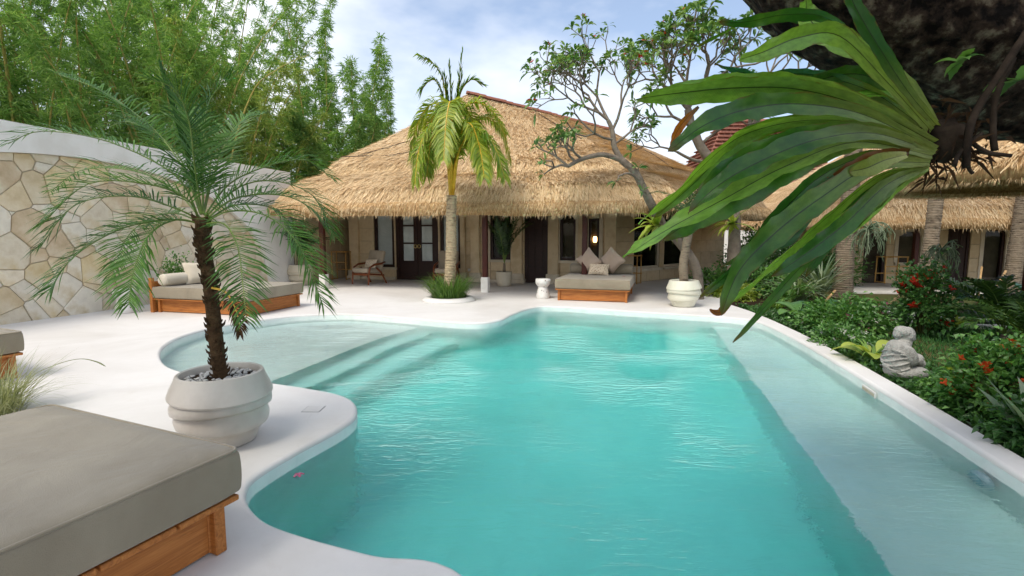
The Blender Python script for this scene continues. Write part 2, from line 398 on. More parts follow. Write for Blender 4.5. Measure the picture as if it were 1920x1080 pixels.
    simple('host_bark', rgb('#15100c'), rgb('#55463a'), 13.0, 0.95, 0.15, 1.0, 26, c3=rgb('#a3987f'), lo=0.40, hi=0.68, bdist=0.12, detail=10)
    simple('root', rgb('#1f1914'), rgb('#40362c'), 8, 0.9, 0.1, 0.6, 30)
    simple('culm', rgb('#7d7a3a'), rgb('#a89a50'), 3, 0.5, 0.4, 0.1, c3=rgb('#8d8440'))
    simple('stem', rgb('#3d4a22'), rgb('#5c5a30'), 6, 0.7, 0.2, 0.1)
    # foliage
    leafmat('date_leaf', rgb('#23521f'), rgb('#6c9640'), 0.42, 0.32, 0.35)
    leafmat('coco_leaf', rgb('#548a26'), rgb('#d2d25a'), 0.4, 0.45, 0.5)
    leafmat('palm_leaf', rgb('#1e3a1a'), rgb('#48692c'), 0.4, 0.25, 0.5)
    leafmat('bamboo_leaf', rgb('#689648'), rgb('#b8d284'), 0.5, 0.48, 0.3)
    leafmat('bamboo_leaf_yellow', rgb('#769444'), rgb('#c2cc78'), 0.5, 0.4, 0.3)
    leafmat('bamboo_leaf_deep', rgb('#5a8448'), rgb('#a4c47a'), 0.5, 0.46, 0.3)
    leafmat('frangi_leaf', rgb('#3f7038'), rgb('#98b668'), 0.4, 0.3, 0.5)
    leafmat('bush_leaf', rgb('#37682c'), rgb('#86b45c'), 0.4, 0.34, 0.5)
    leafmat('dark_bush_leaf', rgb('#2a5228'), rgb('#639048'), 0.38, 0.3, 0.5)
    leafmat('lime_leaf', rgb('#6f8a2a'), rgb('#b9c456'), 0.4, 0.35, 0.5)
    leafmat('grass_leaf', rgb('#3c6426'), rgb('#83a44c'), 0.5, 0.3, 0.4)
    leafmat('lawn_leaf', rgb('#245529'), rgb('#5c8c45'), 0.55, 0.25, 0.3)
    leafmat('pale_grass', rgb('#7d8560'), rgb('#b3b48a'), 0.6, 0.3, 0.3)
    leafmat('silver_leaf', rgb('#5b7350'), rgb('#a7b392'), 0.45, 0.25, 0.4)
    leafmat('blue_leaf', rgb('#2d5a50'), rgb('#5d8a78'), 0.45, 0.25, 0.4)
    leafmat('dry_leaf', rgb('#2e2015'), rgb('#5f452a'), 0.85, 0.1, 0.2)
    leafmat('red_petal', rgb('#a81c12'), rgb('#d83c20'), 0.6, 0.3, 0.3, (1.2, 0.6, 0.6))
    leafmat('orange_petal', rgb('#c03a10'), rgb('#ea6a2a'), 0.6, 0.3, 0.3, (1.2, 0.8, 0.6))
    leafmat('pink_petal', rgb('#b83a6c'), rgb('#dc88a4'), 0.6, 0.3, 0.3, (1.2, 0.8, 0.9))
    leafmat('white_petal', rgb('#c9c7bb'), rgb('#ecebe4'), 0.6, 0.3, 0.3, (1, 1, 1))
    simple('yellow_rib', rgb('#b48a1c'), rgb('#d6b23c'), 6, 0.45, 0.4, 0.05)
    simple('green_rib', rgb('#4f6a2c'), rgb('#7b8f45'), 6, 0.45, 0.4, 0.05)
    # nest fern blade: dark midrib, pale stalk end (attributes across/along), ribs
    def fern(name, a, b, stalk):
        t = NT(name); ac = t.attr('across'); al = t.attr('along')
        n = t.noise(t.coord('Object'), 5, 4, 0.6)
        col = t.ramp(t.math('ADD', t.attr('rnd'), t.math('MULTIPLY', t.math('SUBTRACT', n, 0.5), 0.8)), [(0.1, a), (0.9, b)])
        col = t.mix(t.ramp(al, [(0.0, 1.0), (0.45, 0.0)]), col, stalk)
        spots = t.ramp(t.noise(t.coord('Object'), 28, 5, 0.7), [(0.66, 0.0), (0.74, 1.0)])
        col = t.mix(t.math('MULTIPLY', spots, 0.35), col, rgb('#6b5a2c'))
        wv = t.new('TexWave'); wv.inputs['Scale'].default_value = 1.0
        cmb = t.new('CombineXYZ'); t.link(t.math('ADD', t.math('MULTIPLY', al, 38.0), t.math('MULTIPLY', t.math('ABSOLUTE', ac), 1.6)), cmb.inputs[0]); t.link(cmb.outputs[0], wv.inputs['Vector'])
        nrm = t.bump(wv.outputs['Fac'], 0.14, 0.006)
        rib = t.ramp(t.math('ABSOLUTE', ac), [(0.035, 1.0), (0.065, 0.0)])
        col = t.mix(t.math('MULTIPLY', rib, 0.85), col, rgb('#1d2412'))
        streak = t.new('CombineXYZ'); t.link(t.math('MULTIPLY', al, 30.0), streak.inputs[0]); t.link(t.math('MULTIPLY', ac, 2.5), streak.inputs[1]); t.link(t.math('MULTIPLY', t.attr('rnd'), 40.0), streak.inputs[2])
        sn = t.noise(streak.outputs[0], 1.0, 5, 0.65)
        col = t.mix(t.math('MULTIPLY', t.ramp(sn, [(0.4, 0.0), (0.7, 1.0)]), 0.4), col, tuple(x * 0.5 for x in a))
        edge_n = t.noise(streak.outputs[0], 0.35, 4, 0.7)
        edge = t.math('MULTIPLY', t.ramp(t.math('ABSOLUTE', ac), [(0.82, 0.0), (1.0, 1.0)]), t.ramp(edge_n, [(0.5, 0.0), (0.6, 1.0)]))
        tip = t.math('MULTIPLY', t.ramp(al, [(0.9, 0.0), (1.0, 1.0)]), t.ramp(t.attr('rnd'), [(0.35, 1.0), (0.5, 0.0)]))
        col = t.mix(t.math('MAXIMUM', t.math('MULTIPLY', edge, 0.8), t.math('MULTIPLY', tip, 0.9)), col, rgb('#6a4a20'))
        p = t.principled(col, 0.27, 0.55, nrm)
        tr = t.new('BsdfTranslucent'); t.link(t.mix(1.0, col, (1.35, 1.45, 0.4), 'MULTIPLY'), tr.inputs['Color'])
        ms = t.new('MixShader'); ms.inputs[0].default_value = 0.4; t.link(p, ms.inputs[1]); t.link(tr.outputs[0], ms.inputs[2]); t.done(ms.outputs[0])
    fern('fern_blade', rgb('#2c5c20'), rgb('#93bc4c'), rgb('#97a05c'))
    fern('fern_yellow', rgb('#8a9a45'), rgb('#b9c070'), rgb('#b0b06a'))
    fern('fern_dead', rgb('#6d3c12'), rgb('#b3661c'), rgb('#5c4420'))
build_materials()
# ================================================================== ground, deck, pool, water
def catmull(pts, k=8, closed=True):
    out = []; n = len(pts)
    for i in range(n if closed else n - 1):
        if closed: p0, p1, p2, p3 = pts[i - 1], pts[i], pts[(i + 1) % n], pts[(i + 2) % n]
        else: p0, p1, p2, p3 = pts[max(i - 1, 0)], pts[i], pts[i + 1], pts[min(i + 2, n - 1)]
        p0, p1, p2, p3 = [np.array(tuple(q), float) for q in (p0, p1, p2, p3)]
        for j in range(k):
            t = j / k
            out.append(0.5 * (2 * p1 + (p2 - p0) * t + (2 * p0 - 5 * p1 + 4 * p2 - p3) * t * t + (3 * p1 - p0 - 3 * p2 + p3) * t ** 3))
    if not closed: out.append(np.array(tuple(pts[-1]), float))
    return np.array(out)
def offset(poly, d):                                    # poly counter-clockwise: positive d moves outwards
    t = np.roll(poly, -1, 0) - np.roll(poly, 1, 0); t /= np.linalg.norm(t, axis=1)[:, None] + 1e-9
    return poly + np.stack([t[:, 1], -t[:, 0]], 1) * d

_rim_px = [(880, 1080), (700, 1036), (575, 1003), (500, 975), (466, 942), (463, 915), (485, 888), (560, 843), (640, 800), (668, 776), (664, 752), (635, 738), (590, 729), (510, 717),
           (420, 708), (350, 698), (312, 684), (300, 665), (308, 648), (340, 630), (400, 613), (480, 600), (560, 591), (650, 588), (740, 594), (820, 601), (890, 605), (935, 600), (962, 588), (995, 577), (1040, 574),
           (1200, 584), (1300, 590), (1380, 596), (1425, 604)]
_rim = [P(x, y).xy[:] for x, y in _rim_px]
_rim += [S(2.1, 8.2).xy[:], S(2.2, 6.6).xy[:], S(2.27, 4.8).xy[:], S(2.3, 3.0).xy[:], S(2.3, 1.4).xy[:], S(2.1, 0.75).xy[:], S(1.2, 0.78).xy[:], S(0.2, 1.15).xy[:]]
RIM = catmull(_rim, 7)
if sum(RIM[i - 1][0] * RIM[i][1] - RIM[i][0] * RIM[i - 1][1] for i in range(len(RIM))) < 0: RIM = RIM[::-1]
WATER_Z, FLOOR_Z = -0.115, -1.55

def sheet_with_hole(outer, hole, z, skirt=0.0):
    polys = [[Vector((p[0], p[1], 0)) for p in outer], [Vector((p[0], p[1], 0)) for p in hole]]
    pts = [tuple(p) for pl in polys for p in pl]
    F = []
    for t in tessellate_polygon(polys):
        a, b, c = [Vector(pts[i]) for i in t]
        F.append(tuple(t) if (b - a).cross(c - a).z > 0 else tuple(t[::-1]))
    V = [(p[0], p[1], z) for p in pts]; n = len(outer)
    if skirt:
        m = len(V); V += [(p[0], p[1], z - skirt) for p in outer]
        for i in range(n): F.append((i, m + i, m + (i + 1) % n, (i + 1) % n))
    return V, F
DECK_OUT = [S(*q).xy[:] for q in ((-10.6, -4), (2.5, -4), (2.5, 3), (2.47, 5.5), (2.42, 7.0), (2.3, 8.6), (2.16, 9.8), (1.98, 10.9), (1.75, 11.8), (1.9, 13.2), (3.2, 15.2), (4.0, 20), (4, 25), (-10.6, 25))]
rr = 0.035
V, F = sheet_with_hole(DECK_OUT, offset(RIM, rr), 0.0, 0.35)
mb = MB().add(V, F)
deck = structure(mb.build('pool_deck', MAT['deck_plaster']))
props(deck, 'white limewashed cement deck around the pool')
# bullnose rim, then the wall of the basin
ring = []
for k in range(6):
    a = k / 5 * PI / 2; q = offset(RIM, rr * (1 - math.sin(a))); ring.append(np.c_[q, np.full(len(q), -rr * (1 - math.cos(a)))])
def loft(rings, closed=True):
    n = len(rings[0]); V = np.concatenate(rings); F = []
    i, j = np.meshgrid(np.arange(len(rings) - 1), np.arange(n if closed else n - 1), indexing='ij')
    a = i * n + j; b = i * n + (j + 1) % n
    return V, np.stack([a, a + n, b + n, b], -1).reshape(-1, 4)
V, F = loft(ring)
rim = MB().add(V, F[:, ::-1]).build('pool_rim', MAT['deck_plaster'], deck, True)
V, F = loft([np.c_[RIM, np.full(len(RIM), z)] for z in (-rr, -0.3, -0.6, FLOOR_Z - 0.05)])
mb = MB().add(V, F[:, ::-1])
V, F = sheet_with_hole([tuple(p) for p in offset(RIM, 0.02)], [tuple(P(900, 850, 0).xy), tuple(P(901, 850, 0).xy), tuple(P(901, 849, 0).xy)][::-1], FLOOR_Z)
mb.add(V, F)
basin = structure(smooth_angle(mb.build('pool_basin', MAT['pool_plaster']), 30)); props(basin, 'pale plastered pool basin under the water')
def solid(name, pts, z):
    o = MB().prism(pts, FLOOR_Z - 0.05, z).build(name, MAT['pool_plaster'], basin); return o
solid('bench', [S(*q).xy[:] for q in ((1.38, 0.5), (2.42, 0.5), (2.42, 7.6), (2.1, 9.0), (1.95, 10.2), (1.2, 10.3))], -0.55)
def step(px, z, back, za):
    cur = catmull([P(x, y, za).xy[:] for x, y in px], 5, False)
    solid('step', [tuple(p) for p in cur] + [S(*q).xy[:] for q in back], z)
step([(640, 748), (690, 722), (760, 690), (850, 650), (920, 620), (965, 596)], -1.0, ((-5.5, 9.6), (-9.2, 8.6), (-9.2, 5.6), (-5.6, 4.4)), -0.4)
step([(560, 736), (597, 722), (670, 690), (740, 656), (830, 625), (900, 604)], -0.66, ((-5.5, 9.4), (-9.1, 8.5), (-9.1, 5.6), (-5.7, 4.5)), -0.3)
step([(480, 728), (520, 712), (600, 680), (700, 641), (780, 617), (860, 598)], -0.33, ((-5.5, 9.2), (-9.0, 8.4), (-9.0, 5.6), (-6.0, 4.6)), -0.18)
# the body of water: a rippled surface over a closed volume
mb = MB().prism([tuple(p) for p in offset(RIM, 0.03)], FLOOR_Z - 0.2, WATER_Z)
water = structure(mb.build('pool_water', MAT['water'])); props(water, 'clear turquoise water filling the curved pool')

# ground beyond the deck, out to the horizon
gh = [S(*q).xy[:] for q in ((-10.5, -3.9), (2.44, -3.9), (2.44, 3), (2.4, 5.5), (2.36, 7.0), (2.24, 8.6), (2.1, 9.8), (1.92, 10.9), (1.7, 11.8), (1.85, 13.2), (3.1, 15.2), (3.9, 20), (3.9, 24.9), (-10.5, 24.9))]
V, F = sheet_with_hole([(-600, -600), (600, -600), (600, 600), (-600, 600)], gh[::-1], -0.10)
props(structure(MB().add(V, F).build('ground', MAT['ground_earth'])), 'earth ground of the garden')
# planting soil and lawn east of the pool
soil = [S(*q).xy[:] for q in ((2.46, -2), (9, -2), (9, 3.4), (4.0, 5.4), (3.2, 7.2), (2.9, 9.0), (4.5, 11.0), (6.5, 12.6), (3, 15.2), (1.88, 13.2), (1.74, 11.8), (1.96, 10.9), (2.14, 9.8), (2.28, 8.6), (2.40, 7.0), (2.45, 5.5))]
o = MB().prism(soil, -0.3, -0.075).build('garden_bed', MAT['soil']); structure(o); props(o, 'dark soil bed planted along the pool coping')

# ------------------------------------------------------------------ foliage helpers
def unit(a): return a / (np.linalg.norm(a, axis=-1, keepdims=True) + 1e-9)
def scatter_leaves(mb, pos, d, L, W, droop=0.25, fold=0.15, rnd=None, mi=0, up=None, six=False):
    """pos,d: Nx3; each leaf a folded, drooping blade (6 verts, 4 faces when six, else 4 verts, 2 faces)"""
    n = len(pos); d = unit(d); L = np.broadcast_to(L, (n,))[:, None]; W = np.broadcast_to(W, (n,))[:, None]
    ref = np.tile(np.array((0, 0, 1.0)), (n, 1)) if up is None else up
    ref = ref + RNG.normal(0, 0.35, (n, 3))
    s = unit(np.cross(d, ref)); nn = np.cross(s, d)
    rnd = RNG.uniform(0, 1, n) if rnd is None else rnd
    dz = np.array((0, 0, -1.0))
    if six:
        a = pos; m1 = pos + d * L * 0.35; m2 = pos + d * L * 0.7 + dz * droop * L * 0.3
        V = np.stack([a, m1 + s * W * .5 + nn * W * fold, m1 - s * W * .5 + nn * W * fold, m2 + s * W * .42 + nn * W * fold, m2 - s * W * .42 + nn * W * fold,
                      pos + d * L + dz * droop * L], 1).reshape(-1, 3)
        b = np.arange(n)[:, None] * 6
        mb.add(V, np.concatenate([b + np.array([0, 1, 2]), b + np.array([3, 5, 4])]), mi, rnd=np.repeat(rnd, 6))
        mb.F.append(b + np.array([1, 3, 4, 2]) + mb.n - len(V)); mb.M.append(np.full(n, mi))
    else:
        m = pos + d * L * 0.42 + nn * W * fold
        V = np.stack([pos, m + s * W * .5, pos + d * L + dz * droop * L, m - s * W * .5], 1).reshape(-1, 3)
        b = np.arange(n)[:, None] * 4
        mb.add(V, np.concatenate([b + np.array([0, 1, 2]), b + np.array([0, 2, 3])]), mi, rnd=np.repeat(rnd, 4))
    return mb
def arc(base, az, el, L, bend, n=14, twist=0.0, pw=1.3):
    """a stalk leaving base at azimuth az, elevation el (radians), sinking by bend along its length"""
    p = np.array(tuple(base), float); out = [p.copy()]
    for i in range(n):
        s = (i + 0.5) / n; th = el - bend * s ** pw; a = az + twist * s
        p = p + np.array((math.cos(a) * math.cos(th), math.sin(a) * math.cos(th), math.sin(th))) * L / n
        out.append(p.copy())
    return np.array(out)
def frond(mb, path, n=34, L=0.3, W=0.014, start=0.16, a0=72, a1=24, droop=0.25, lift=0.25, rib=0.008, mi_leaf=0, mi_rib=1, rnd0=0.5, spread=0.35, ribtaper=0.25):
    k = len(path); seg = np.linalg.norm(np.diff(path, axis=0), axis=1); cum = np.r_[0, np.cumsum(seg)]; cum /= cum[-1]
    s = np.linspace(start, 0.995, n); pos = np.stack([np.interp(s, cum, path[:, i]) for i in range(3)], 1)
    tan = np.gradient(path, axis=0); T = unit(np.stack([np.interp(s, cum, tan[:, i]) for i in range(3)], 1))
    up = np.tile(np.array((0, 0, 1.0)), (n, 1)); steep = np.abs(T[:, 2]) > 0.95
    hz = path[-1] - path[0]; hz[2] = 0
    up[steep] = unit(-hz + 1e-6)[None] if np.linalg.norm(hz) > 0.05 else np.array((1.0, 0, 0))
    Sd = unit(np.cross(T, up)); N = np.cross(Sd, T)
    x = (s - start) / (1 - start); ln = L * (0.45 + 0.55 * np.sin(np.clip(x * 1.15 + 0.25, 0, 1) * PI / 2)) * (1 - 0.62 * x ** 2.2)
    an = np.radians(a0 + (a1 - a0) * x ** 1.1)
    for sg in (-1, 1):
        an2 = an + RNG.normal(0, 0.07, n); lf = lift + RNG.normal(0, 0.12, n)
        d = unit(T * np.cos(an2)[:, None] + Sd * (sg * np.sin(an2))[:, None] + N * lf[:, None])
        l = (ln * RNG.uniform(0.88, 1.1, n))[:, None]
        w = unit(np.cross(d, N + RNG.normal(0, 0.2, (n, 3)))) * W * 0.5
        p1 = pos + d * l * 0.5; p2 = pos + d * l * 0.95 + np.array((0, 0, -1.0)) * droop * l * RNG.uniform(0.6, 1.4, (n, 1))
        V = np.stack([pos - w * .6, pos + w * .6, p1 - w, p1 + w, p2], 1).reshape(-1, 3)
        b = np.arange(n)[:, None] * 5
        r = np.clip(rnd0 + RNG.uniform(-spread, spread, n), 0, 1)
        mb.add(V, b + np.array([0, 1, 3, 2]), mi_leaf, rnd=np.repeat(r, 5))
        mb.F.append(b + np.array([2, 3, 4]) + mb.n - len(V)); mb.M.append(np.full(n, mi_leaf))
    mb.tube(path, np.linspace(rib, rib * ribtaper, k), 5, False, 0, mi_rib, rnd=0.5)
    return mb
# ================================================================== buildings
def thatch_roof(par, org, E, T, faces, n_straw, n_fringe, step_at=0.25, thick=0.34, seg=14, drop=0.0, sw=0.014):
    """E: eave corners (x,y,z), T: the roof-top point above each corner; faces: edges that get straw; local to par at org"""
    prof = [(0.10, 'e', 0.02), (0.0, 'e', -0.02), (-0.014, 'e', thick * 0.4), (-0.006, 'e', thick * 0.75), (0.02, 'e', thick * 1.05), (0.07, 'l', 0.16), (0.14, 'l', 0.14), (step_at - 0.02, 'l', 0.02),
            (step_at, 'l', 0.05), (step_at + 0.03, 'l', 0.13), (step_at + 0.12, 'l', 0.08), (0.55, 'l', -0.02), (0.78, 'l', -0.03), (1.0, 'l', 0.0)]
    E = [np.array(e, float) for e in E]; T = [np.array(t, float) for t in T]; m = len(E)
    def pt(i, f, k):
        s, kind, dz = prof[k]; j = (i + 1) % m
        e = E[i] * (1 - f) + E[j] * f; t = T[i] * (1 - f) + T[j] * f
        p = e + (t - e) * s
        p[2] = e[2] + dz if kind == 'e' else e[2] + thick + (t[2] - e[2] - thick) * s + dz
        wob = 0.05 * math.sin(p[0] * 1.7 + k) * math.sin(p[1] * 1.3 + 2 * k) * (1 if k < 12 else 0.2)
        p[2] += wob - (drop * math.sin(f * PI) if k < 8 else 0)
        return p
    grid = {}
    mb = MB(); K = len(prof)
    rows = [[pt(i, q / seg, k) for i in range(m) for q in range(seg)] for k in range(K)]
    V, F = loft([np.array(r) for r in rows])
    mb.add(V - np.array(org), F[:, ::-1], rnd=0.4)
    roof = mb.build('roof', MAT['thatch_base'], par, True)
    # straw laid down the slope
    quads = []
    for i in faces:
        for q in range(seg):
            for k in range(4, K - 1):
                quads.append((pt(i, q / seg, k), pt(i, (q + 1) / seg, k), pt(i, (q + 1) / seg, k + 1), pt(i, q / seg, k + 1)))
    Q = np.array(quads); ar = np.linalg.norm(np.cross(Q[:, 1] - Q[:, 0], Q[:, 3] - Q[:, 0]), axis=1)
    ar /= np.linalg.norm(Q.mean(1)[:, :2], axis=1) ** 1.2        # more straw where the roof is nearer
    idx = RNG.choice(len(Q), n_straw, p=ar / ar.sum()); a, b = RNG.uniform(0, 1, (2, n_straw, 1)); q = Q[idx]
    pos = (q[:, 0] * (1 - a) + q[:, 1] * a) * (1 - b) + (q[:, 3] * (1 - a) + q[:, 2] * a) * b
    dn = unit(unit((q[:, 0] + q[:, 1]) - (q[:, 2] + q[:, 3])) + RNG.normal(0, 0.16, (n_straw, 3)))
    nr = unit(np.cross(q[:, 1] - q[:, 0], q[:, 3] - q[:, 0]))
    L = RNG.uniform(0.12, 0.32, (n_straw, 1)); side = unit(np.cross(dn, nr)) * sw * RNG.uniform(0.3, 0.7, (n_straw, 1))
    p0 = pos + nr * 0.005; p1 = pos + dn * L + nr * RNG.uniform(0.005, 0.035, (n_straw, 1))
    V = np.stack([p0 - side, p0 + side, p1 + side * .5, p1 - side * .5], 1).reshape(-1, 3)
    st = MB(); tone = np.clip(0.55 + 0.25 * np.sin(pos[:, 0] * 2.1) * np.sin(pos[:, 2] * 3.0 + pos[:, 1]) * 0.5 + RNG.normal(0, 0.22, n_straw), 0, 1)
    st.add(V - np.array(org), np.arange(n_straw)[:, None] * 4 + np.arange(4), rnd=np.repeat(tone, 4))
    # fringe on the rounded lip
    i = RNG.choice(faces, n_fringe, p=np.array([np.linalg.norm((E[(f + 1) % m] - E[f])[:2]) for f in faces]) / sum(np.linalg.norm((E[(f + 1) % m] - E[f])[:2]) for f in faces))
    pos = []; d = []
    for f in i:
        t = random.random(); k = random.choice((1, 2, 2, 3, 3, 4)); g = random.random()
        pa, pb = pt(f, t, k), pt(f, t, k + 1); pos.append(pa * (1 - g) + pb * g)
        out = (E[f] + E[(f + 1) % m]) / 2 - (T[f] + T[(f + 1) % m]) / 2; out[2] = 0; out /= np.linalg.norm(out)
        z = (k + g - 1) / 4
        d.append(out * (0.25 + 0.7 * z) + np.array((0, 0, -1.0)))
    pos = np.array(pos); d = unit(np.array(d) + RNG.normal(0, 0.16, (n_fringe, 3))); L = RNG.uniform(0.05, 0.17, (n_fringe, 1))
    side = unit(np.cross(d, RNG.normal(0, 1, (n_fringe, 3)))) * sw * 0.5
    V = np.stack([pos - side, pos + side, pos + d * L], 1).reshape(-1, 3)
    st.add(V - np.array(org), np.arange(n_fringe)[:, None] * 3 + np.arange(3), rnd=np.repeat(np.clip(RNG.normal(0.5, 0.25, n_fringe), 0, 1), 3))
    o = st.build('straw', MAT['thatch'], roof); o['kind'] = 'stuff'
    return roof

def wall_run(par, org, p0, p1, h, ops, th=0.25, course=0.46, blockmat='wall_stone', z0=0.0, core='wall_base'):
    """a wall of stone blocks from p0 to p1 (x,y; its face to the right of that direction) with openings (s0,s1,z0,z1,kind,opts)"""
    p0 = np.array(p0, float); p1 = np.array(p1, float); Lw = np.linalg.norm(p1 - p0); e = (p1 - p0) / Lw
    nrm = np.array((e[1], -e[0])); ang = math.atan2(e[1], e[0])
    def at(s, d, z): q = p0 + e * s + nrm * d; return (q[0] - org[0], q[1] - org[1], z - org[2])
    def bx(mb, s0, s1, d0, d1, za, zb, **k): return mb.box(at((s0 + s1) / 2, (d0 + d1) / 2, (za + zb) / 2), (s1 - s0, abs(d1 - d0), zb - za), ang, **k)
    cuts = sorted({0.0, Lw} | {o[0] for o in ops} | {o[1] for o in ops})
    core_mb = MB(); rects = []
    for a, b in zip(cuts[:-1], cuts[1:]):
        if b - a < 0.01: continue
        op = [o for o in ops if o[0] <= a + 1e-4 and o[1] >= b - 1e-4]
        rects += [(a, b, z0, h)] if not op else [r for r in ((a, b, z0, op[0][2]), (a, b, op[0][3], h)) if r[3] - r[2] > 0.03]
    for a, b, za, zb in rects: bx(core_mb, a, b, -th, 0, za, zb)
    wall = core_mb.build('wall', MAT[core], par)
    cache = {}
    for a, b, za, zb in rects:
        nz = max(1, round((zb - za) / course)); nx = max(1, round((b - a) / 0.8))
        for iz in range(nz):
            sh = 0.5 * (iz % 2) if nx > 1 else 0
            xs = sorted({a, b} | {a + (b - a) * (q + sh) / nx for q in range(nx + 1) if a + 0.15 < a + (b - a) * (q + sh) / nx < b - 0.15})
            for x0, x1 in zip(xs[:-1], xs[1:]):
                w, hh = x1 - x0 - 0.012, (zb - za) / nz - 0.012; key = (round(w, 2), round(hh, 2))
                if key not in cache: cache[key] = MB().bbox((0, 0, 0), (key[0], 0.03, key[1]), 0.006, 1).mesh('block', MAT[blockmat])
                add_mesh('block', cache[key], wall, at((x0 + x1) / 2, 0.012 + random.uniform(-0.003, 0.003), za + (iz + 0.5) * (zb - za) / nz), (0, 0, ang))
    for s0, s1, za, zb, kind, opt in ops:
        if kind == 'gap': continue
        fm = MAT['dark_wood']; fw = opt.get('fw', 0.07)
        fr = MB()
        for r in ((s0, s0 + fw, za, zb), (s1 - fw, s1, za, zb), (s0 + fw, s1 - fw, zb - fw, zb), (s0 + fw, s1 - fw, za, za + fw)):
            bx(fr, r[0], r[1], -0.12, -0.02, r[2], r[3])
        if kind == 'window':
            w = fr.build('window', MAT[opt.get('frame', 'dark_wood')], par)
            bx(MB(), s0 + fw, s1 - fw, -0.075, -0.065, za + fw, zb - fw).build('pane', MAT['clear_glass'], w)
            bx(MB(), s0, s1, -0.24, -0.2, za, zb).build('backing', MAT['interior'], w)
            if opt.get('curtain', True):
                n = 40; c = MB(); V = []
                for q in range(n + 1):
                    s = s0 + fw + (s1 - s0 - 2 * fw) * (opt.get('c0', 0) + (1 - opt.get('c0', 0)) * q / n); dd = -0.096 + 0.014 * math.sin(q * 1.9) + 0.005 * math.sin(q * 0.7)
                    V += [at(s, dd, za + fw), at(s, dd, zb - fw)]
                c.add(V, [(2 * q, 2 * q + 2, 2 * q + 3, 2 * q + 1) for q in range(n)]).build('curtain', MAT['curtain'], w, True)
            if opt.get('sill', True):
                bx(MB(), s0 - 0.08, s1 + 0.08, 0.0, 0.1, za - 0.08, za).build('sill', MAT['pale_stone'], w)
            if opt.get('surround'):
                for r in ((s0 - 0.11, s0, za, zb), (s1, s1 + 0.11, za, zb)):
                    bx(MB(), r[0], r[1], -0.02, 0.055, r[2], r[3]).build('surround', MAT['pale_stone'], w)
            if opt.get('arch'):
                a = MB(); n = 24; V = []
                for q in range(n + 1):
                    f = q / n; s = s0 - 0.05 + (s1 - s0 + 0.1) * f; x = abs(f - 0.5) * 2
                    zz = zb - 0.02 - 0.20 * x ** 1.5 - 0.05 * abs(math.sin(f * PI * 3)) ; 
                    V += [at(s, 0.045, zz), at(s, 0.045, zb + 0.12), at(s, -0.05, zz), at(s, -0.05, zb + 0.12)]
                F = []
                for q in range(n):
                    i = 4 * q; F += [(i, i + 4, i + 5, i + 1), (i, i + 2, i + 6, i + 4), (i + 1, i + 5, i + 7, i + 3)]
                a.add(V, F).build('arch_trim', MAT['pale_stone'], w)
        elif kind == 'double_door':
            d = fr.build('door_frame', fm, par)
            mid = (s0 + s1) / 2
            for sg, a, b in ((-1, s0 + fw, mid - 0.006), (1, mid + 0.006, s1 - fw)):
                leaf = MB(); st = 0.13; zk = za + 0.62
                for r in ((a, a + st, za + 0.02, zb - fw), (b - st, b, za + 0.02, zb - fw), (a + st, b - st, za + 0.02, zk), (a + st, b - st, zb - fw - st, zb - fw)): bx(leaf, r[0], r[1], -0.1, -0.05, r[2], r[3])
                n = 3
                for q in range(1, n): z = zk + (zb - fw - st - zk) * q / n; bx(leaf, a + st, b - st, -0.095, -0.055, z - 0.025, z + 0.025)
                lf = leaf.build('door', fm, par)
                for q in range(n):
                    zl, zh = zk + (zb - fw - st - zk) * q / n + 0.025, zk + (zb - fw - st - zk) * (q + 1) / n - 0.025
                    bx(MB(), a + st, b - st, -0.08, -0.072, zl, zh).build('pane', MAT['clear_glass'], lf)
                V = []; nn = 36
                for q in range(nn + 1):
                    s = a + st + (b - a - 2 * st) * q / nn; dd = -0.098 + 0.013 * math.sin(q * 2.0)
                    V += [at(s, dd, zk), at(s, dd, zb - fw)]
                MB().add(V, [(2 * q, 2 * q + 2, 2 * q + 3, 2 * q + 1) for q in range(nn)]).build('curtain', MAT['curtain'], lf, True)
                hx = (b - 0.06) if sg < 0 else (a + 0.06)
                hd = MB(); c = at(hx, -0.03, za + 1.1); an = np.arange(12) * 2 * PI / 12
                pts = [at(hx + 0.055 * math.cos(t), -0.025, za + 1.1 + 0.055 * math.sin(t)) for t in list(an) + [an[0]]]
                hd.tube(pts, 0.016, 6, False).build('handle', MAT['brass'], lf, True)
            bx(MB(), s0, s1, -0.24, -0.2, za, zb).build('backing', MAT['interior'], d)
        elif kind == 'carved_door':
            d = fr.build('door_frame', fm, par)
            lf = bx(MB(), s0 + fw, s1 - fw, -0.1, -0.05, za + 0.02, zb - fw).build('door', fm, par)
            for r in ((0.08, 0.36, 0.1, 0.45), (0.08, 0.36, 0.5, 0.95)):
                for side in (0, 1):
                    wd = s1 - s0 - 2 * fw; a = s0 + fw + wd * (0.08 + 0.47 * side); b = a + wd * 0.37
                    zl = za + (zb - za) * r[2]; zh = za + (zb - za) * r[3]
                    pn = MB(); bx(pn, a, b, -0.05, -0.04, zl, zh); bx(pn, a + 0.04, b - 0.04, -0.04, -0.028, zl + 0.04, zh - 0.04)
                    pn.build('carved_panel', fm, lf)
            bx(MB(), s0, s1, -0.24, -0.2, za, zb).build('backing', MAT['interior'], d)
    return wall, at, ang

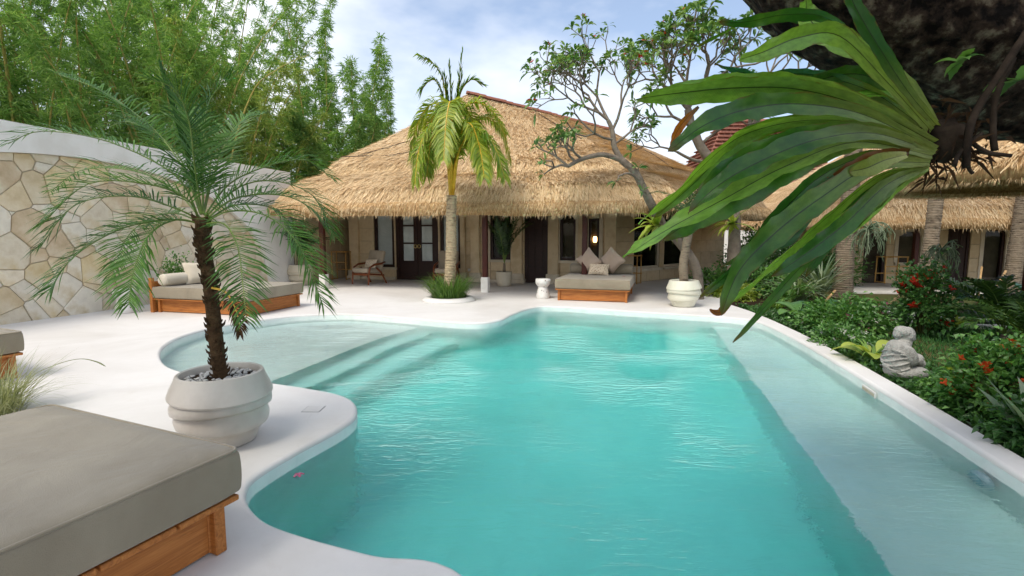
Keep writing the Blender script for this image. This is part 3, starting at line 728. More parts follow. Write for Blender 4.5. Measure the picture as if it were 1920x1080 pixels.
# ---- the thatched villa across the pool
VO = S(-4.5, 14.5)                                      # its base
VT = thing('thatched_villa', 'long thatched villa with tan stone walls and red tiled ridge', 'house', VO)
UW = 15.5
def vx(px, u=UW):
    d = _ray(px, 480); return (d.x * _ca - d.y * _sa) * u / (d.x * _sa + d.y * _ca)
def zx(px, py, u=UW):
    d = _ray(px, py); return CAM_H + d.z * u / (d.x * _sa + d.y * _ca)
v0 = vx(660); f = lambda px: vx(px) - v0
H_W = 3.0
ops = [(f(703), f(740), 0.42, 2.55, 'window', dict(sill=True, fw=0.09)), (f(743), f(822), 0.02, 2.6, 'double_door', dict(fw=0.1)), (f(826), f(864), 0.42, 2.55, 'window', dict(fw=0.09)),
       (f(920), f(958), 0.72, 2.5, 'window', dict(curtain=False, surround=True)), (f(984), f(1027), 0.02, 2.5, 'carved_door', dict(fw=0.09)),
       (f(1050), f(1079), 0.72, 2.15, 'window', dict(curtain=False, surround=True, arch=True)), (f(1103), f(1123), 0.75, 1.98, 'window', dict(curtain=False, surround=True))]
wall_run(VT, VO, S(v0, UW).xy[:], S(-1.0, UW).xy[:], H_W, ops)
# recessed room end at the left, and the side wall that carries on from the boundary wall
wall_run(VT, VO, S(-10.3, 17.2).xy[:], S(v0, 17.2).xy[:], H_W, [])
wall_run(VT, VO, S(-10.3, 13.3).xy[:], S(-10.3, 17.2).xy[:], H_W, [])
wall_run(VT, VO, S(v0, 17.2).xy[:], S(v0, UW).xy[:], H_W, [])
c0 = S(-1.0, UW).xy; c1 = Vector((8.4, 20.4)); wl_ = (c1 - c0).length
def sw_(px):                                            # where a column of the view meets the wing wall
    d = _ray(px, 480); e = (c1 - c0).normalized()
    a = np.array([[e.x, -d.x], [e.y, -d.y]]); s, _ = np.linalg.solve(a, np.array([-c0.x, -c0.y])); return s
wall_run(VT, VO, c0[:], c1[:], H_W, [(sw_(1187), sw_(1236), 0.42, 2.3, 'window', dict(frame='pale_stone', c0=0.0)), (sw_(1244), sw_(1284), 0.42, 2.3, 'window', dict(frame='pale_stone', c0=0.0))])
wall_run(VT, VO, c1[:], Vector((3, 25))[:], H_W, []); wall_run(VT, VO, Vector((3, 25))[:], S(-10.3, 22)[:2], H_W, [])
# pilasters with stepped plinths
for px, w in ((668, 0.34), (870, 0.16), (893, 0.3), (970, 0.36), (1038, 0.32), (1090, 0.2), (1144, 0.34)):
    pl = MB(); v = vx(px) ; q = S(v, UW - 0.075); q = q - VO
    pl.bbox((q.x, q.y, 1.55), (w, 0.15, 2.9), 0.015, 1, -SA)
    o = pl.build('pilaster', MAT['wall_stone'], VT)
    for hh, k in ((0.12, 0.16), (0.3, 0.09)):
        MB().bbox((q.x, q.y, hh / 2), (w + k, 0.15 + k, hh), 0.015, 1, -SA).build('plinth', MAT['pale_stone'], o)
for a, b in ((660, 742), (823, 983), (1028, 1150)):
    va, vb = vx(a), vx(b); q = S((va + vb) / 2, UW - 0.055) - VO
    MB().bbox((q.x, q.y, 0.05), (vb - va, 0.11, 0.10), 0.01, 1, -SA).build('base_course', MAT['pale_stone'], VT)
# posts on white blocks
for px, py in ((608, 541), (910, 548), (1095, 551)):
    q = P(px, py) - VO; q.z = 0
    po = MB().bbox((q.x, q.y, 1.25), (0.13, 0.13, 2.1), 0.01, 1, -SA).build('post', MAT['post_wood'], VT)
    MB().bbox((q.x, q.y, 0.2), (0.19, 0.19, 0.40), 0.008, 1, -SA).build('post_block', MAT['white_block'], po)
# eave beam and ceiling
q = S(-4.8, 12.65) - VO
MB().bbox((q.x, q.y, 2.24), (9.4, 0.14, 0.16), 0.01, 1, -SA).build('eave_beam', MAT['post_wood'], VT)
# wall lamp seen through the small window
lp = MB(); q = S(vx(1114), UW + 0.18) - VO
lp.lathe([(0.0, -0.09), (0.05, -0.08), (0.06, 0.0), (0.05, 0.08), (0.0, 0.09)], 14, (q.x, q.y, zx(1114, 449)))
lp.build('lamp_bulb', MAT['lamp_glow'], VT, True)
pw = MB(); q = S(vx(880), UW - 0.025) - VO
pw.bbox((q.x, q.y, zx(880, 506)), (0.09, 0.02, 0.09), 0.006, 1, -SA).build('power_socket', MAT['white_block'], VT)
# roof
FL = S(-10.05, 12.05, 2.02); FR = Vector((3.75, 11.45, 1.97)); RB = Vector((7.6, 15.2, 1.97)); BB = Vector((9.0, 23.0, 2.1)); LBk = S(-10.4, 23.5, 2.1)
A_ = PD(882, 176, 17.6); B_ = PD(1140, 243, 19.6)
roofV = thatch_roof(VT, VO, [FL, FR, RB, BB, LBk], [A_, A_ * 0.45 + B_ * 0.55, B_, B_, A_], [0, 1, 4], 105000, 22000)
# red ridge caps
n = 22; dv = B_ - A_; cap = MB()
an = np.linspace(0, PI, 7); prof = []
for i, x in enumerate((-0.21, 0.21)):
    r = 0.095 + 0.02 * i; prof.append(np.stack([np.full(7, x), np.cos(an) * r, np.sin(an) * r], 1))
Vc = np.concatenate(prof); Fc = [(j, j + 1, j + 8, j + 7) for j in range(6)] + [(0, 1, 2, 3, 4, 5, 6), (13, 12, 11, 10, 9, 8, 7)]
capm = cap.add(Vc, Fc).mesh('ridge_tile', MAT['red_tile'])
for i in range(n):
    p = A_ + dv * ((i + 0.3) / n) - VO
    o = add_mesh('ridge_tile', capm, roofV, (p.x, p.y, p.z - 0.02 + random.uniform(-.01, .01)), (random.uniform(-.05, .05), -math.atan2(dv.z, dv.xy.length) , math.atan2(dv.y, dv.x)))
# thin dark battens and twine lying on the thatch
from mathutils.bvhtree import BVHTree
_rb = BVHTree.FromPolygons([v.co[:] for v in roofV.data.vertices], [p.vertices[:] for p in roofV.data.polygons])
def on_roof(px, py, Y):
    o = Vector((0, 0, CAM_H)) - VO; h, nr_, i_, d_ = _rb.ray_cast(o, _ray(px, py).normalized())
    return (h + nr_ * (0.035 if nr_.z > 0 else -0.035)) if h is not None else PD(px, py, Y) - VO
for pts in ([(672, 293, 14.1), (720, 280, 14.4), (760, 268, 14.7), (800, 256, 15.0)], [(640, 294, 13.9), (690, 294, 13.9), (740, 292, 14.0), (790, 280, 14.2), (812, 270, 14.5)], [(1160, 262, 16.6), (1190, 275, 15.6), (1225, 292, 15.0), (1260, 318, 14.2)],
            [(1010, 215, 16.8), (1050, 240, 15.8), (1090, 262, 15.0)]):
    MB().tube(catmull([on_roof(*p)[:] for p in pts], 4, False), 0.012, 5).build('batten', MAT['dark_wood'], roofV)

# ---- the second bungalow, beyond the garden
BO = Vector((11.5, 16.2, -0.1))
BT = thing('thatched_bungalow', 'shaded thatched bungalow with dark arched windows beyond the palms', 'house', BO)
def bx_(px, Y=16.6): return (px - 960) / 960 * Y * 1.0
YB = 16.6
sb = lambda px: bx_(px) - 9.2
wall_run(BT, BO, (9.2, YB), (19.0, YB - 1.0), 2.5, [(sb(1610), sb(1648), -0.1, 1.75, 'window', dict(curtain=False, sill=False)), (sb(1668), sb(1706), 0.62, 1.66, 'window', dict(curtain=False, surround=True, arch=True)),
    (sb(1752), sb(1790), -0.08, 1.8, 'carved_door', dict()), (sb(1812), sb(1848), -0.08, 1.8, 'window', dict(sill=False, curtain=False, surround=True, arch=True)), (sb(1880), sb(1915), -0.1, 1.8, 'window', dict(sill=False, curtain=False))], z0=-0.1)
MB().bbox((0.6 + 2, -1.3, -0.02), (9.6, 3.0, 0.16), 0.02, 1, -0.1).build('veranda_floor', MAT['path_stone'], BT)
for px in (1588, 1725, 1930):
    q = Vector((bx_(px, 14.4), 14.6, 0)) - BO
    MB().bbox((q.x, q.y, 1.0), (0.12, 0.12, 1.9), 0.01, 1).build('post', MAT['post_wood'], BT)
thatch_roof(BT, BO, [(8.9, 13.9, 1.66), (19.5, 12.9, 1.66), (19.5, 21, 1.7), (8.9, 22, 1.7)], [(12.0, 17.6, 4.6), (16.5, 17.1, 4.6), (16.5, 17.5, 4.6), (12.0, 18, 4.6)], [0, 3], 26000, 7000, 0.3, 0.3, 10)

# ---- tiled roof of a house far behind
TO = Vector((14.5, 32, -0.1))
TT = thing('tiled_house', 'distant house with a steep red tiled roof behind the frangipani', 'house', TO)
MB().box((0, 0, 2.2), (7.5, 6, 4.6)).build('wall', MAT['stucco'], TT)
rm = MB(); e = [(-4.2, -3.4, 4.4), (4.2, -3.4, 4.4), (4.2, 3.4, 4.4), (-4.2, 3.4, 4.4)]; t_ = [(-1.6, 0, 8.6), (1.6, 0, 8.6)]
rm.add(e + t_, [(0, 1, 5, 4), (1, 2, 5), (2, 3, 4, 5), (3, 0, 4), (0, 3, 2, 1)]); ro = rm.build('roof', MAT['red_tile'], TT)
rowm = {}
for side in (0, 3):
    a, b = np.array(e[side]), np.array(e[(side + 1) % 4]); ta, tb = (np.array(t_[0]), np.array(t_[1])) if side == 0 else (np.array(t_[0]), np.array(t_[0]))
    mbt = MB()
    for k in range(16):
        s = k / 16; p, q = a + (ta - a) * s, b + (tb - b) * s; w = np.linalg.norm(q - p); m = max(1, int(w / 0.34))
        for i in range(m):
            c = p + (q - p) * (i + 0.5) / m
            mbt.box(c + np.array((0, 0, 0.04)), (0.31 if side == 0 else 0.3, 0.3, 0.05), 0 if side == 0 else PI / 2, Matrix.Rotation(-0.15 if side == 0 else 0.15, 3, 'X'))
    o = mbt.build('tile', MAT['red_tile'], ro); o['kind'] = 'stuff'
for k in range(3): MB().box((-2.4 + 2.4 * k, -3.02, 2.6), (1.0, 0.08, 1.2)).build('window', MAT['dark_glass'], TT)

# ---- boundary wall with its arched panel of crazy paving
WV = -10.3; WO = S(WV, 5.0)
WT = thing('boundary_wall', 'tall white stucco garden wall with an arched panel of irregular flagstones', 'wall', WO, -SA)
# local frame: x = across (towards the pool), y = along the wall from u = 5
WH = 3.36; u0, u1 = -6.0, 13.25
arch_c, arch_r, arch_h = 7.4, 4.9, 2.93                # centre (u), half width, height
def arch_z(u): x = (u - arch_c) / arch_r; return arch_h * max(0.0, 1 - abs(x) ** 2.1) ** (1 / 2.1) if abs(x) < 1 else 0.0
mb = MB(); mb.box((-0.3, (u0 + u1) / 2 - 5, WH / 2 - 0.1), (0.34, u1 - u0, WH + 0.2 - 0.004))
mb.build('wall_core', MAT['mortar'], WT)
us = np.unique(np.r_[u0, np.linspace(arch_c - arch_r, arch_c + arch_r, 61), u1]); V = []; F = []
top = lambda u: WH + 0.03 * math.sin(u * 0.4)
for u in us: V += [(0, u - 5, arch_z(u) if arch_z(u) > 0 else -0.2), (0, u - 5, top(u)), (-0.14, u - 5, arch_z(u) if arch_z(u) > 0 else -0.2), (-0.5, u - 5, top(u)), (-0.5, u - 5, -0.2)]
for i in range(len(us) - 1):
    a = 5 * i; F += [(a, a + 5, a + 6, a + 1), (a, a + 2, a + 7, a + 5), (a + 1, a + 6, a + 8, a + 3), (a + 3, a + 8, a + 9, a + 4)]
k = 5 * (len(us) - 1); F += [(k, k + 4, k + 3, k + 1), (0, 1, 3, 4)]
MB().add(V, F).build('stucco_face', MAT['stucco'], WT)
# flagstones: one cell for each stone
def clip(poly, a, n):                                   # keep the side where (p-a).n <= 0
    out = []
    for i in range(len(poly)):
        p, q = poly[i - 1], poly[i]; dp, dq = (p - a).dot(n), (q - a).dot(n)
        if (dp <= 0) != (dq <= 0): out.append(p + (q - p) * (dp / (dp - dq)))
        if dq <= 0: out.append(q)
    return out
pts = []
tries = 0
while len(pts) < 220 and tries < 9000:
    tries += 1; p = Vector((random.uniform(arch_c - arch_r, arch_c + arch_r), random.uniform(-0.1, 3.0)))
    if all((p - q).length > 0.31 for q in pts): pts.append(p)
wt = {i: random.choice((0.0, 0.03, 0.08, 0.13)) for i in range(len(pts))}
arch_poly = [Vector((arch_c + arch_r * math.cos(t), arch_h * 0 )) for t in ()]
ap = [Vector((u, arch_z(u))) for u in np.linspace(arch_c - arch_r + 0.001, arch_c + arch_r - 0.001, 40)]
fm = ['flag_cream', 'flag_cream', 'flag_cream', 'flag_white', 'flag_white', 'flag_white', 'flag_tan', 'flag_tan', 'flag_ochre', 'flag_brown']
for ip, p in enumerate(pts):
    cell = [Vector((p.x - 1, p.y - 1)), Vector((p.x + 1, p.y - 1)), Vector((p.x + 1, p.y + 1)), Vector((p.x - 1, p.y + 1))]
    for iq, q in enumerate(pts):
        if q is not p and (q - p).length < 2: cell = clip(cell, p + (q - p) * (0.5 + (wt[ip] - wt[iq]) / (2 * (q - p).length_squared)), (q - p).normalized()) if cell else cell
    cell = clip(cell, Vector((0, -0.02)), Vector((0, -1))) if cell else cell
    for i in range(len(ap) - 1):
        if not cell: break
        t = ap[i + 1] - ap[i]; cell = clip(cell, ap[i], Vector((-t.y, t.x)).normalized())
    if len(cell) < 3: continue
    c = sum(cell, Vector((0, 0))) / len(cell)
    if min((q - c).length for q in cell) < 0.05: continue
    cell = [c + (q - c) * (1 - 0.008 / max((q - c).length, 0.05)) for q in cell]
    d0 = -0.125; d1 = d0 + random.uniform(0.02, 0.045); n = len(cell); V = []; F = []
    for sc, d in ((1, d0), (1, d1 - 0.008), (0.96, d1)):
        V += [(d, (c + (q - c) * sc).x - c.x, (c + (q - c) * sc).y - c.y) for q in cell]
    for r in (0, 1):
        for i in range(n): j = (i + 1) % n; F.append((r * n + i, r * n + j, (r + 1) * n + j, (r + 1) * n + i))
    F.append(tuple(range(2 * n, 3 * n)))
    MB().add(V, F).build('flagstone', MAT[random.choice(fm)], WT, False, (0, c.x - 5, c.y))
# ================================================================== furniture and fittings
def pillow_mesh(name, w, h, t, mat, n=9):
    """soft square cushion standing in the xz plane"""
    V = []; F = []
    for sgn in (1, -1):
        for i in range(n):
            for j in range(n):
                x, z = i / (n - 1) * 2 - 1, j / (n - 1) * 2 - 1
                e = max(0.0, (1 - x ** 4) * (1 - z ** 4)) ** 0.55
                pin = 1 - 0.07 * (1 - abs(x)) * abs(z) ** 3 * 1.2 - 0.0
                pin2 = 1 - 0.07 * (1 - abs(z)) * abs(x) ** 3 * 1.2
                V.append((x * w / 2 * pin2, sgn * t / 2 * e, z * h / 2 * pin + h / 2))
    for k in (0, 1):
        for i in range(n - 1):
            for j in range(n - 1):
                a = k * n * n + i * n + j; q = (a, a + 1, a + n + 1, a + n); F.append(q[::-1] if k == 0 else q)
    m = MB().add(V, F).mesh(name, MAT[mat], True); return m
def bolster_mesh(L, r, mat):
    m = MB(); pr = [(0, -L / 2), (r * .8, -L / 2 - 0.005), (r, -L / 2 + 0.03), (r * 1.01, -L / 4), (r, 0), (r * 1.01, L / 4), (r, L / 2 - 0.03), (r * .8, L / 2 + 0.005), (0, L / 2)]
    m.lathe(pr, 20); V = m.V[0]; m.V[0] = np.stack([V[:, 2], V[:, 1], V[:, 0]], 1)
    return m.mesh('bolster', MAT[mat], True)
def mattress_mesh(w, d, t, mat, b=0.035):
    bm = bmesh.new(); bmesh.ops.create_cube(bm, size=1.0); bmesh.ops.subdivide_edges(bm, edges=bm.edges[:], cuts=15, use_grid_fill=True)
    hx, hy, hz = w / 2, d / 2, t / 2; ph = random.uniform(0, 6)
    for v in bm.verts:
        q = Vector((v.co.x * 2, v.co.y * 2, v.co.z * 2))
        q = Vector([math.copysign(abs(c) ** 0.8, c) for c in q])                      # crowd the rows towards the edges
        p = Vector((q.x * hx, q.y * hy, q.z * hz)); inn = Vector((max(-hx + b, min(hx - b, p.x)), max(-hy + b, min(hy - b, p.y)), max(-hz + b, min(hz - b, p.z))))
        dv = p - inn; p = inn + dv.normalized() * b if dv.length > 1e-6 else p
        top = max(0.0, q.z) ** 4
        p.z += top * (0.004 * math.sin(p.x * 5 + ph) * math.sin(p.y * 4.3 + ph) + 0.003 * math.sin(p.x * 13 + p.y * 7 + ph) - 0.006 * (1 - q.x ** 2) * (1 - q.y ** 2))
        bul = (1 - q.z ** 2) * 0.008; p.x += bul * (q.x ** 15); p.y += bul * (q.y ** 15 if abs(q.y) > 0.9 else 0)
        v.co = p + Vector((0, 0, hz))
    me = MB().bm(bm).mesh('mattress', MAT[mat], True); return me
def daybed(label, loc, rz, w, d, base_h=0.27, mt=0.23, head=None):
    """front edge along local -y, centre at the origin"""
    t = thing('daybed', label, 'daybed', loc, rz, None)
    for nm, c, s in (('front_panel', (0, -d / 2 + 0.1, base_h / 2 - 0.01), (w - 0.16, 0.025, base_h - 0.045)), ('back_panel', (0, d / 2 - 0.1, base_h / 2 - 0.01), (w - 0.16, 0.025, base_h - 0.045)),
                     ('side_panel', (-w / 2 + 0.1, 0, base_h / 2 - 0.01), (0.025, d - 0.2, base_h - 0.045)), ('side_panel', (w / 2 - 0.1, 0, base_h / 2 - 0.01), (0.025, d - 0.2, base_h - 0.045))):
        MB().bbox(c, s, 0.004, 1).build(nm, MAT['teak_side' if nm == 'side_panel' else 'teak'], t)
    for sx in (-1, 1):
        for sy in (-1, 1):
            MB().bbox((sx * (w / 2 - 0.075), sy * (d / 2 - 0.075), base_h / 2 - 0.012), (0.055, 0.055, base_h - 0.026), 0.005, 1).build('leg', MAT['teak'], t)
    n = 7
    for i in range(n):
        MB().bbox((0, -d / 2 + d * (i + 0.5) / n, base_h - 0.012), (w, d / n - 0.012, 0.026), 0.004, 1).build('slat', MAT['teak'], t)
    m = add_mesh('mattress', mattress_mesh(w + 0.02, d + 0.02, mt, 'taupe_fabric'), t, (0, 0, base_h + 0.002)); smooth_angle(m, 50)
    pm = MB()
    for z in (mt - 0.012,):
        x, y, r = w / 2 + 0.004, d / 2 + 0.004, 0.04; pts = []
        for cx, cy, a0 in ((x - r, y - r, 0), (-x + r, y - r, PI / 2), (-x + r, -y + r, PI), (x - r, -y + r, 1.5 * PI)):
            for k in range(5): a = a0 + k / 4 * PI / 2; pts.append((cx + r * math.cos(a), cy + r * math.sin(a), z))
        pm.tube(pts + [pts[0]], 0.0075, 6, False)
    pm.build('piping', MAT['taupe_fabric'], m, True)
    if head:
        MB().bbox((-w / 2 - 0.03, 0, 0.30), (0.045, d - 0.02, 0.6), 0.006, 1).build('headboard', MAT['teak'], t)
        for sy in (-1, 1): MB().bbox((-w / 2 - 0.035, sy * (d / 2 - 0.02), 0.335), (0.07, 0.07, 0.67), 0.006, 1).build('head_post', MAT['teak'], t)
    return t
def rest(name, me, label, cat, loc, rot, group=None):
    o = add_mesh(name, me, None, loc, rot); return props(o, label, cat, group)
# -- daybed across the pool
q = S(-1.16, 12.45); daybed('taupe daybed on an orange teak base at the far pool edge', q, -SA - 0.03, 1.66, 1.95)
zt = 0.502; rz = -SA - 0.03
def loc_on(q, rz, x, y, z): return Vector((q.x + x * math.cos(rz) - y * math.sin(rz), q.y + x * math.sin(rz) + y * math.cos(rz), z))
rest('bolster', bolster_mesh(1.58, 0.13, 'taupe_fabric'), 'long taupe bolster at the back of the far daybed', 'bolster', loc_on(q, rz, 0, 0.80, zt + 0.13), (0, 0, rz))
pk = pillow_mesh('pillow', 0.5, 0.5, 0.2, 'pillow_fabric')
def diamond(x, tw): # a square pillow standing on one corner
    return loc_on(q, rz, x, 0.56, zt + 0.004), (0.28, R(45) + tw, rz)
l, r = diamond(-0.12, 0.05); rest('pillow', pk, 'pinkish square pillow leaning on the bolster by the small white stool', 'pillow', loc_on(q, rz, -0.29 - 0.177, 0.60, zt + 0.185), r)
l, r = diamond(0.35, -0.03); rest('pillow', pk, 'pinkish square pillow leaning on the bolster by the bamboo rack', 'pillow', loc_on(q, rz, 0.30 - 0.177, 0.60, zt + 0.185), r)
rest('lumbar_pillow', pillow_mesh('lumbar_pillow', 0.5, 0.3, 0.15, 'print_fabric'), 'small printed lumbar pillow in front of the pinkish pillows', 'pillow', loc_on(q, rz, -0.02, 0.36, zt + 0.004), (-0.35, 0.04, rz))
# -- daybed beside the stone wall
ql = S(-8.12, 8.5); daybed('taupe daybed with teak headboard beside the flagstone wall', ql, -SA, 2.2, 1.55, head=True)
rest('bolster', bolster_mesh(1.3, 0.12, 'cream_fabric'), 'cream bolster against the teak headboard', 'bolster', loc_on(ql, -SA, -0.94, -0.05, zt + 0.12), (0, 0, -SA + PI / 2))
rest('pillow', pillow_mesh('pillow', 0.48, 0.48, 0.2, 'cream_fabric'), 'cream square pillow leaning on the cream bolster', 'pillow', loc_on(ql, -SA, -0.72, -0.05, zt + 0.002), (-0.45, 0, -SA + PI / 2 - 0.5))
# -- the close daybed: corner at the camera's left
rzn = R(-23.5); corner = P(452, 838, 0.5); ex = Vector((math.cos(rzn), math.sin(rzn), 0)); ey = Vector((-math.sin(rzn), math.cos(rzn), 0))
qn = corner - ex * 0.80 - ey * 1.05; qn.z = 0; daybed('large greyish taupe daybed close beside the ribbed palm pot', qn, rzn, 1.58, 2.08, 0.27, 0.232)
# -- another at the deck's western side
qf = P(44, 620, 0.5) - ex * 0.80 - ey * 1.05; qf.z = 0; daybed('teak daybed half hidden by the ornamental grass', qf, rzn, 1.58, 2.08)

# -- terrazzo drum stools
sm = MB().lathe([(0.0, 0.0), (0.15, 0.0), (0.162, 0.02), (0.155, 0.1), (0.125, 0.22), (0.112, 0.275), (0.135, 0.30), (0.172, 0.345), (0.182, 0.40), (0.18, 0.445), (0.168, 0.462), (0.0, 0.466)], 36)
sme = sm.mesh('drum_stool', MAT['terrazzo'], True)
for p, lb in ((P(1018, 559), 'speckled white drum stool beside the far daybed'), (S(-9.72, 7.55), 'speckled white drum stool by the flagstone wall')):
    t = thing('drum_stool', lb, 'stool', p, 0, 'terrazzo drum stools')
    MB().lathe([(0.0, 0.0), (0.15, 0.0), (0.162, 0.02), (0.155, 0.1), (0.125, 0.22), (0.114, 0.275)], 36).build('base', MAT['terrazzo'], t, True)
    MB().lathe([(0.114, 0.275), (0.135, 0.30), (0.172, 0.345), (0.182, 0.40), (0.18, 0.445), (0.168, 0.462), (0.0, 0.466)], 36).build('seat', MAT['terrazzo'], t, True)

# -- armchairs
def armchair(label, loc, rz):
    t = thing('armchair', label, 'chair', loc, rz, 'veranda armchairs')
    for sx in (-1, 1):
        x = sx * 0.33
        MB().tube([(x, -0.36, 0), (x, -0.33, 0.34)], [0.035, 0.03], 4).build('leg', MAT['chair_wood'], t)
        MB().tube([(x, 0.42, 0), (x, 0.18, 0.36), (x, 0.0, 0.50)], [0.035, 0.032, 0.03], 4).build('leg', MAT['chair_wood'], t)
        MB().tube([(x, -0.34, 0.30), (x, -0.28, 0.52), (x, -0.1, 0.60), (x, 0.2, 0.62), (x, 0.36, 0.66)], [0.028, 0.03, 0.034, 0.034, 0.028], 6).build('arm', MAT['chair_wood'], t, True)
        MB().tube([(x, -0.34, 0.33), (x, 0.3, 0.26)], 0.026, 4).build('side_rail', MAT['chair_wood'], t)
    MB().bbox((0, -0.34, 0.31), (0.66, 0.04, 0.07), 0.006, 1).build('front_rail', MAT['chair_wood'], t)
    MB().bbox((0, 0, 0), (0.60, 0.68, 0.14), 0.04, 3).build('seat_cushion', MAT['cushion_fabric'], t, True, (0, -0.04, 0.41), (-0.08, 0, 0))
    MB().bbox((0, 0, 0.30), (0.60, 0.14, 0.62), 0.045, 3).build('back_cushion', MAT['cushion_fabric'], t, True, (0, 0.24, 0.42), (-0.30, 0, 0))
    return t
ca = P(692, 532); cb = P(838, 533)
armchair('wooden armchair with taupe cushions beside the curtained window', ca, -SA - 0.25)
armchair('wooden armchair with taupe cushions behind the coconut palm', cb, -SA + 0.2)
rest('lumbar_pillow', pillow_mesh('lumbar_pillow', 0.46, 0.3, 0.14, 'print_fabric'), 'small printed pillow on the armchair by the window', 'pillow', loc_on(ca, -SA - 0.25, 0.0, 0.04, 0.475), (-0.38, 0, -SA - 0.25))

# -- bamboo towel racks
def rack(label, loc, rz, w=0.6, h=0.88, d=0.36):
    t = thing('towel_rack', label, 'rack', loc, rz, 'bamboo towel racks')
    for sx in (-1, 1):
        x = sx * w / 2
        for y in (-d / 2, d / 2): MB().tube([(x, y, 0), (x, y * 0.9, h)], 0.017, 8).build('upright', MAT['bamboo_rod'], t, True)
        MB().tube([(x, -d / 2, 0.03), (x, d / 2, 0.03)], 0.014, 8).build('foot_bar', MAT['bamboo_rod'], t, True)
        MB().tube([(x, -d / 2, h - 0.02), (x, d / 2, h - 0.02)], 0.014, 8).build('cross_bar', MAT['bamboo_rod'], t, True)
    for y, z in ((-d / 2 * .9, h - 0.02), (d / 2 * .9, h - 0.02), (-d / 2 * .95, h * 0.62), (d / 2 * .95, h * 0.35)):
        MB().tube([(-w / 2 - 0.03, y, z), (w / 2 + 0.03, y, z)], 0.014, 8).build('rail', MAT['bamboo_rod'], t, True)
rack('open bamboo towel rack beside the far daybed', P(1180, 531), -SA - 0.35)
rack('open bamboo towel rack in the shaded corner of the villa veranda', P(641, 524), -SA + 0.1, 0.5, 0.95)
rack('bamboo towel rack on the shaded bungalow veranda', Vector((bx_(1668, 15.4), 15.3, 0.062)), 0.1, 0.7, 0.8)

# -- pots
PW = [(0.0, 0.0), (0.215, 0.0), (0.235, 0.01), (0.262, 0.075), (0.285, 0.125), (0.297, 0.15), (0.300, 0.158), (0.333, 0.176), (0.338, 0.19), (0.343, 0.225), (0.335, 0.262), (0.331, 0.272), (0.362, 0.29), (0.366, 0.305), (0.366, 0.345), (0.352, 0.376), (0.348, 0.384), (0.374, 0.403), (0.376, 0.416),
      (0.358, 0.465), (0.330, 0.525), (0.318, 0.560), (0.312, 0.574), (0.300, 0.580), (0.286, 0.574), (0.281, 0.556), (0.280, 0.515), (0.0, 0.51)]
tl = np.zeros(len(PW)); tl[6:12] = 0.09; tl[11:17] = -0.07; tl[16:20] = 0.08; tl[5] = 0.05; tl[20] = 0.04
def ribbed_pot(label, loc, s, mat, rz=0.0):
    t = thing('ribbed_pot', label, 'pot', loc, rz, 'ribbed glazed pots')
    MB().lathe([(r * s, z * s) for r, z in PW], 64, (0, 0, 0), tl).build('vessel', MAT[mat], t, True); smooth_angle(t.children[-1] if t.children else None, 28) if t.children else None
    MB().lathe([(0.0, 0.52 * s), (0.15 * s, 0.522 * s), (0.2795 * s, 0.518 * s)], 32).build('soil', MAT['soil'], t)
    return t
pot_n = P(421, 826); tn = ribbed_pot('large pale ribbed pot holding the feathery date palm', pot_n, 0.9, 'pot_glaze', 2.4)
peb = MB(); n = 230
for i in range(n):
    a, rr_ = random.uniform(0, 2 * PI), 0.265 * math.sqrt(random.random())
    bm = bmesh.new(); bmesh.ops.create_icosphere(bm, subdivisions=1, radius=1.0)
    s = random.uniform(0.008, 0.016)
    for v in bm.verts: v.co = Vector((v.co.x * s * random.uniform(0.9, 1.5), v.co.y * s * random.uniform(0.9, 1.3), v.co.z * s * 0.7))
    peb.bm(bm, (rr_ * 0.9 * math.cos(a), rr_ * 0.9 * math.sin(a), 0.475 + random.uniform(0, 0.006)), random.uniform(0, 6))
o = peb.build('pebbles', MAT['pebble'], tn, True); o['kind'] = 'stuff'
pot_r = P(1281, 574); ribbed_pot('white ribbed pot with a slender tree by the far pool corner', pot_r, 0.95, 'pot_white', 0.6)
pot_l = P(566, 534) ; ribbed_pot('cream ribbed pot beside the shaded veranda post', pot_l, 1.05, 'pot_cream', 1.6)
pot_p = P(945, 537); tp = thing('round_pot', 'plain cream round pot in front of the dark villa window', 'pot', pot_p)
MB().lathe([(0, 0), (0.15, 0), (0.185, 0.015), (0.215, 0.10), (0.232, 0.25), (0.236, 0.42), (0.228, 0.432), (0.216, 0.42), (0.212, 0.37), (0, 0.365)], 40).build('vessel', MAT['pot_cream'], tp, True)
MB().lathe([(0, 0.378), (0.2125, 0.374)], 24).build('soil', MAT['soil'], tp)
# -- low planter ring round the coconut palm
pl_c = P(842, 563); tr_ = thing('planter_ring', 'low white round planter at the foot of the coconut palm', 'planter', pl_c)
MB().lathe([(0.62, -0.01), (0.60, 0.03), (0.55, 0.075), (0.50, 0.09), (0.44, 0.085), (0.41, 0.06), (0.40, 0.0)], 48).build('rim', MAT['deck_plaster'], tr_, True)
MB().lathe([(0, 0.05), (0.2, 0.05), (0.4105, 0.035)], 32).build('soil', MAT['soil'], tr_)

# -- pool fittings
def PVs(x, y, v):
    d = _ray(x, y); t = v / (d.x * _ca - d.y * _sa); return Vector((0, 0, CAM_H)) + d * t
p = PVs(1846, 903, 2.265); p.z = -0.245
t = thing('pool_light', 'round pale blue underwater light on the pool side wall', 'pool light', p, -SA)
mb = MB().lathe([(0.0, 0.0), (0.11, 0.0), (0.115, 0.02), (0.10, 0.05), (0.085, 0.055)], 32); mb.V[0] = np.stack([-mb.V[0][:, 2], mb.V[0][:, 0], mb.V[0][:, 1]], 1); mb.build('housing', MAT['plastic_blue'], t, True)
mb = MB().lathe([(0.085, 0.053), (0.07, 0.064), (0.0, 0.07)], 32); mb.V[0] = np.stack([-mb.V[0][:, 2], mb.V[0][:, 0], mb.V[0][:, 1]], 1); mb.build('lens', MAT['lens_blue'], t, True)
p = PVs(1630, 722, 2.215); p.z = -0.085
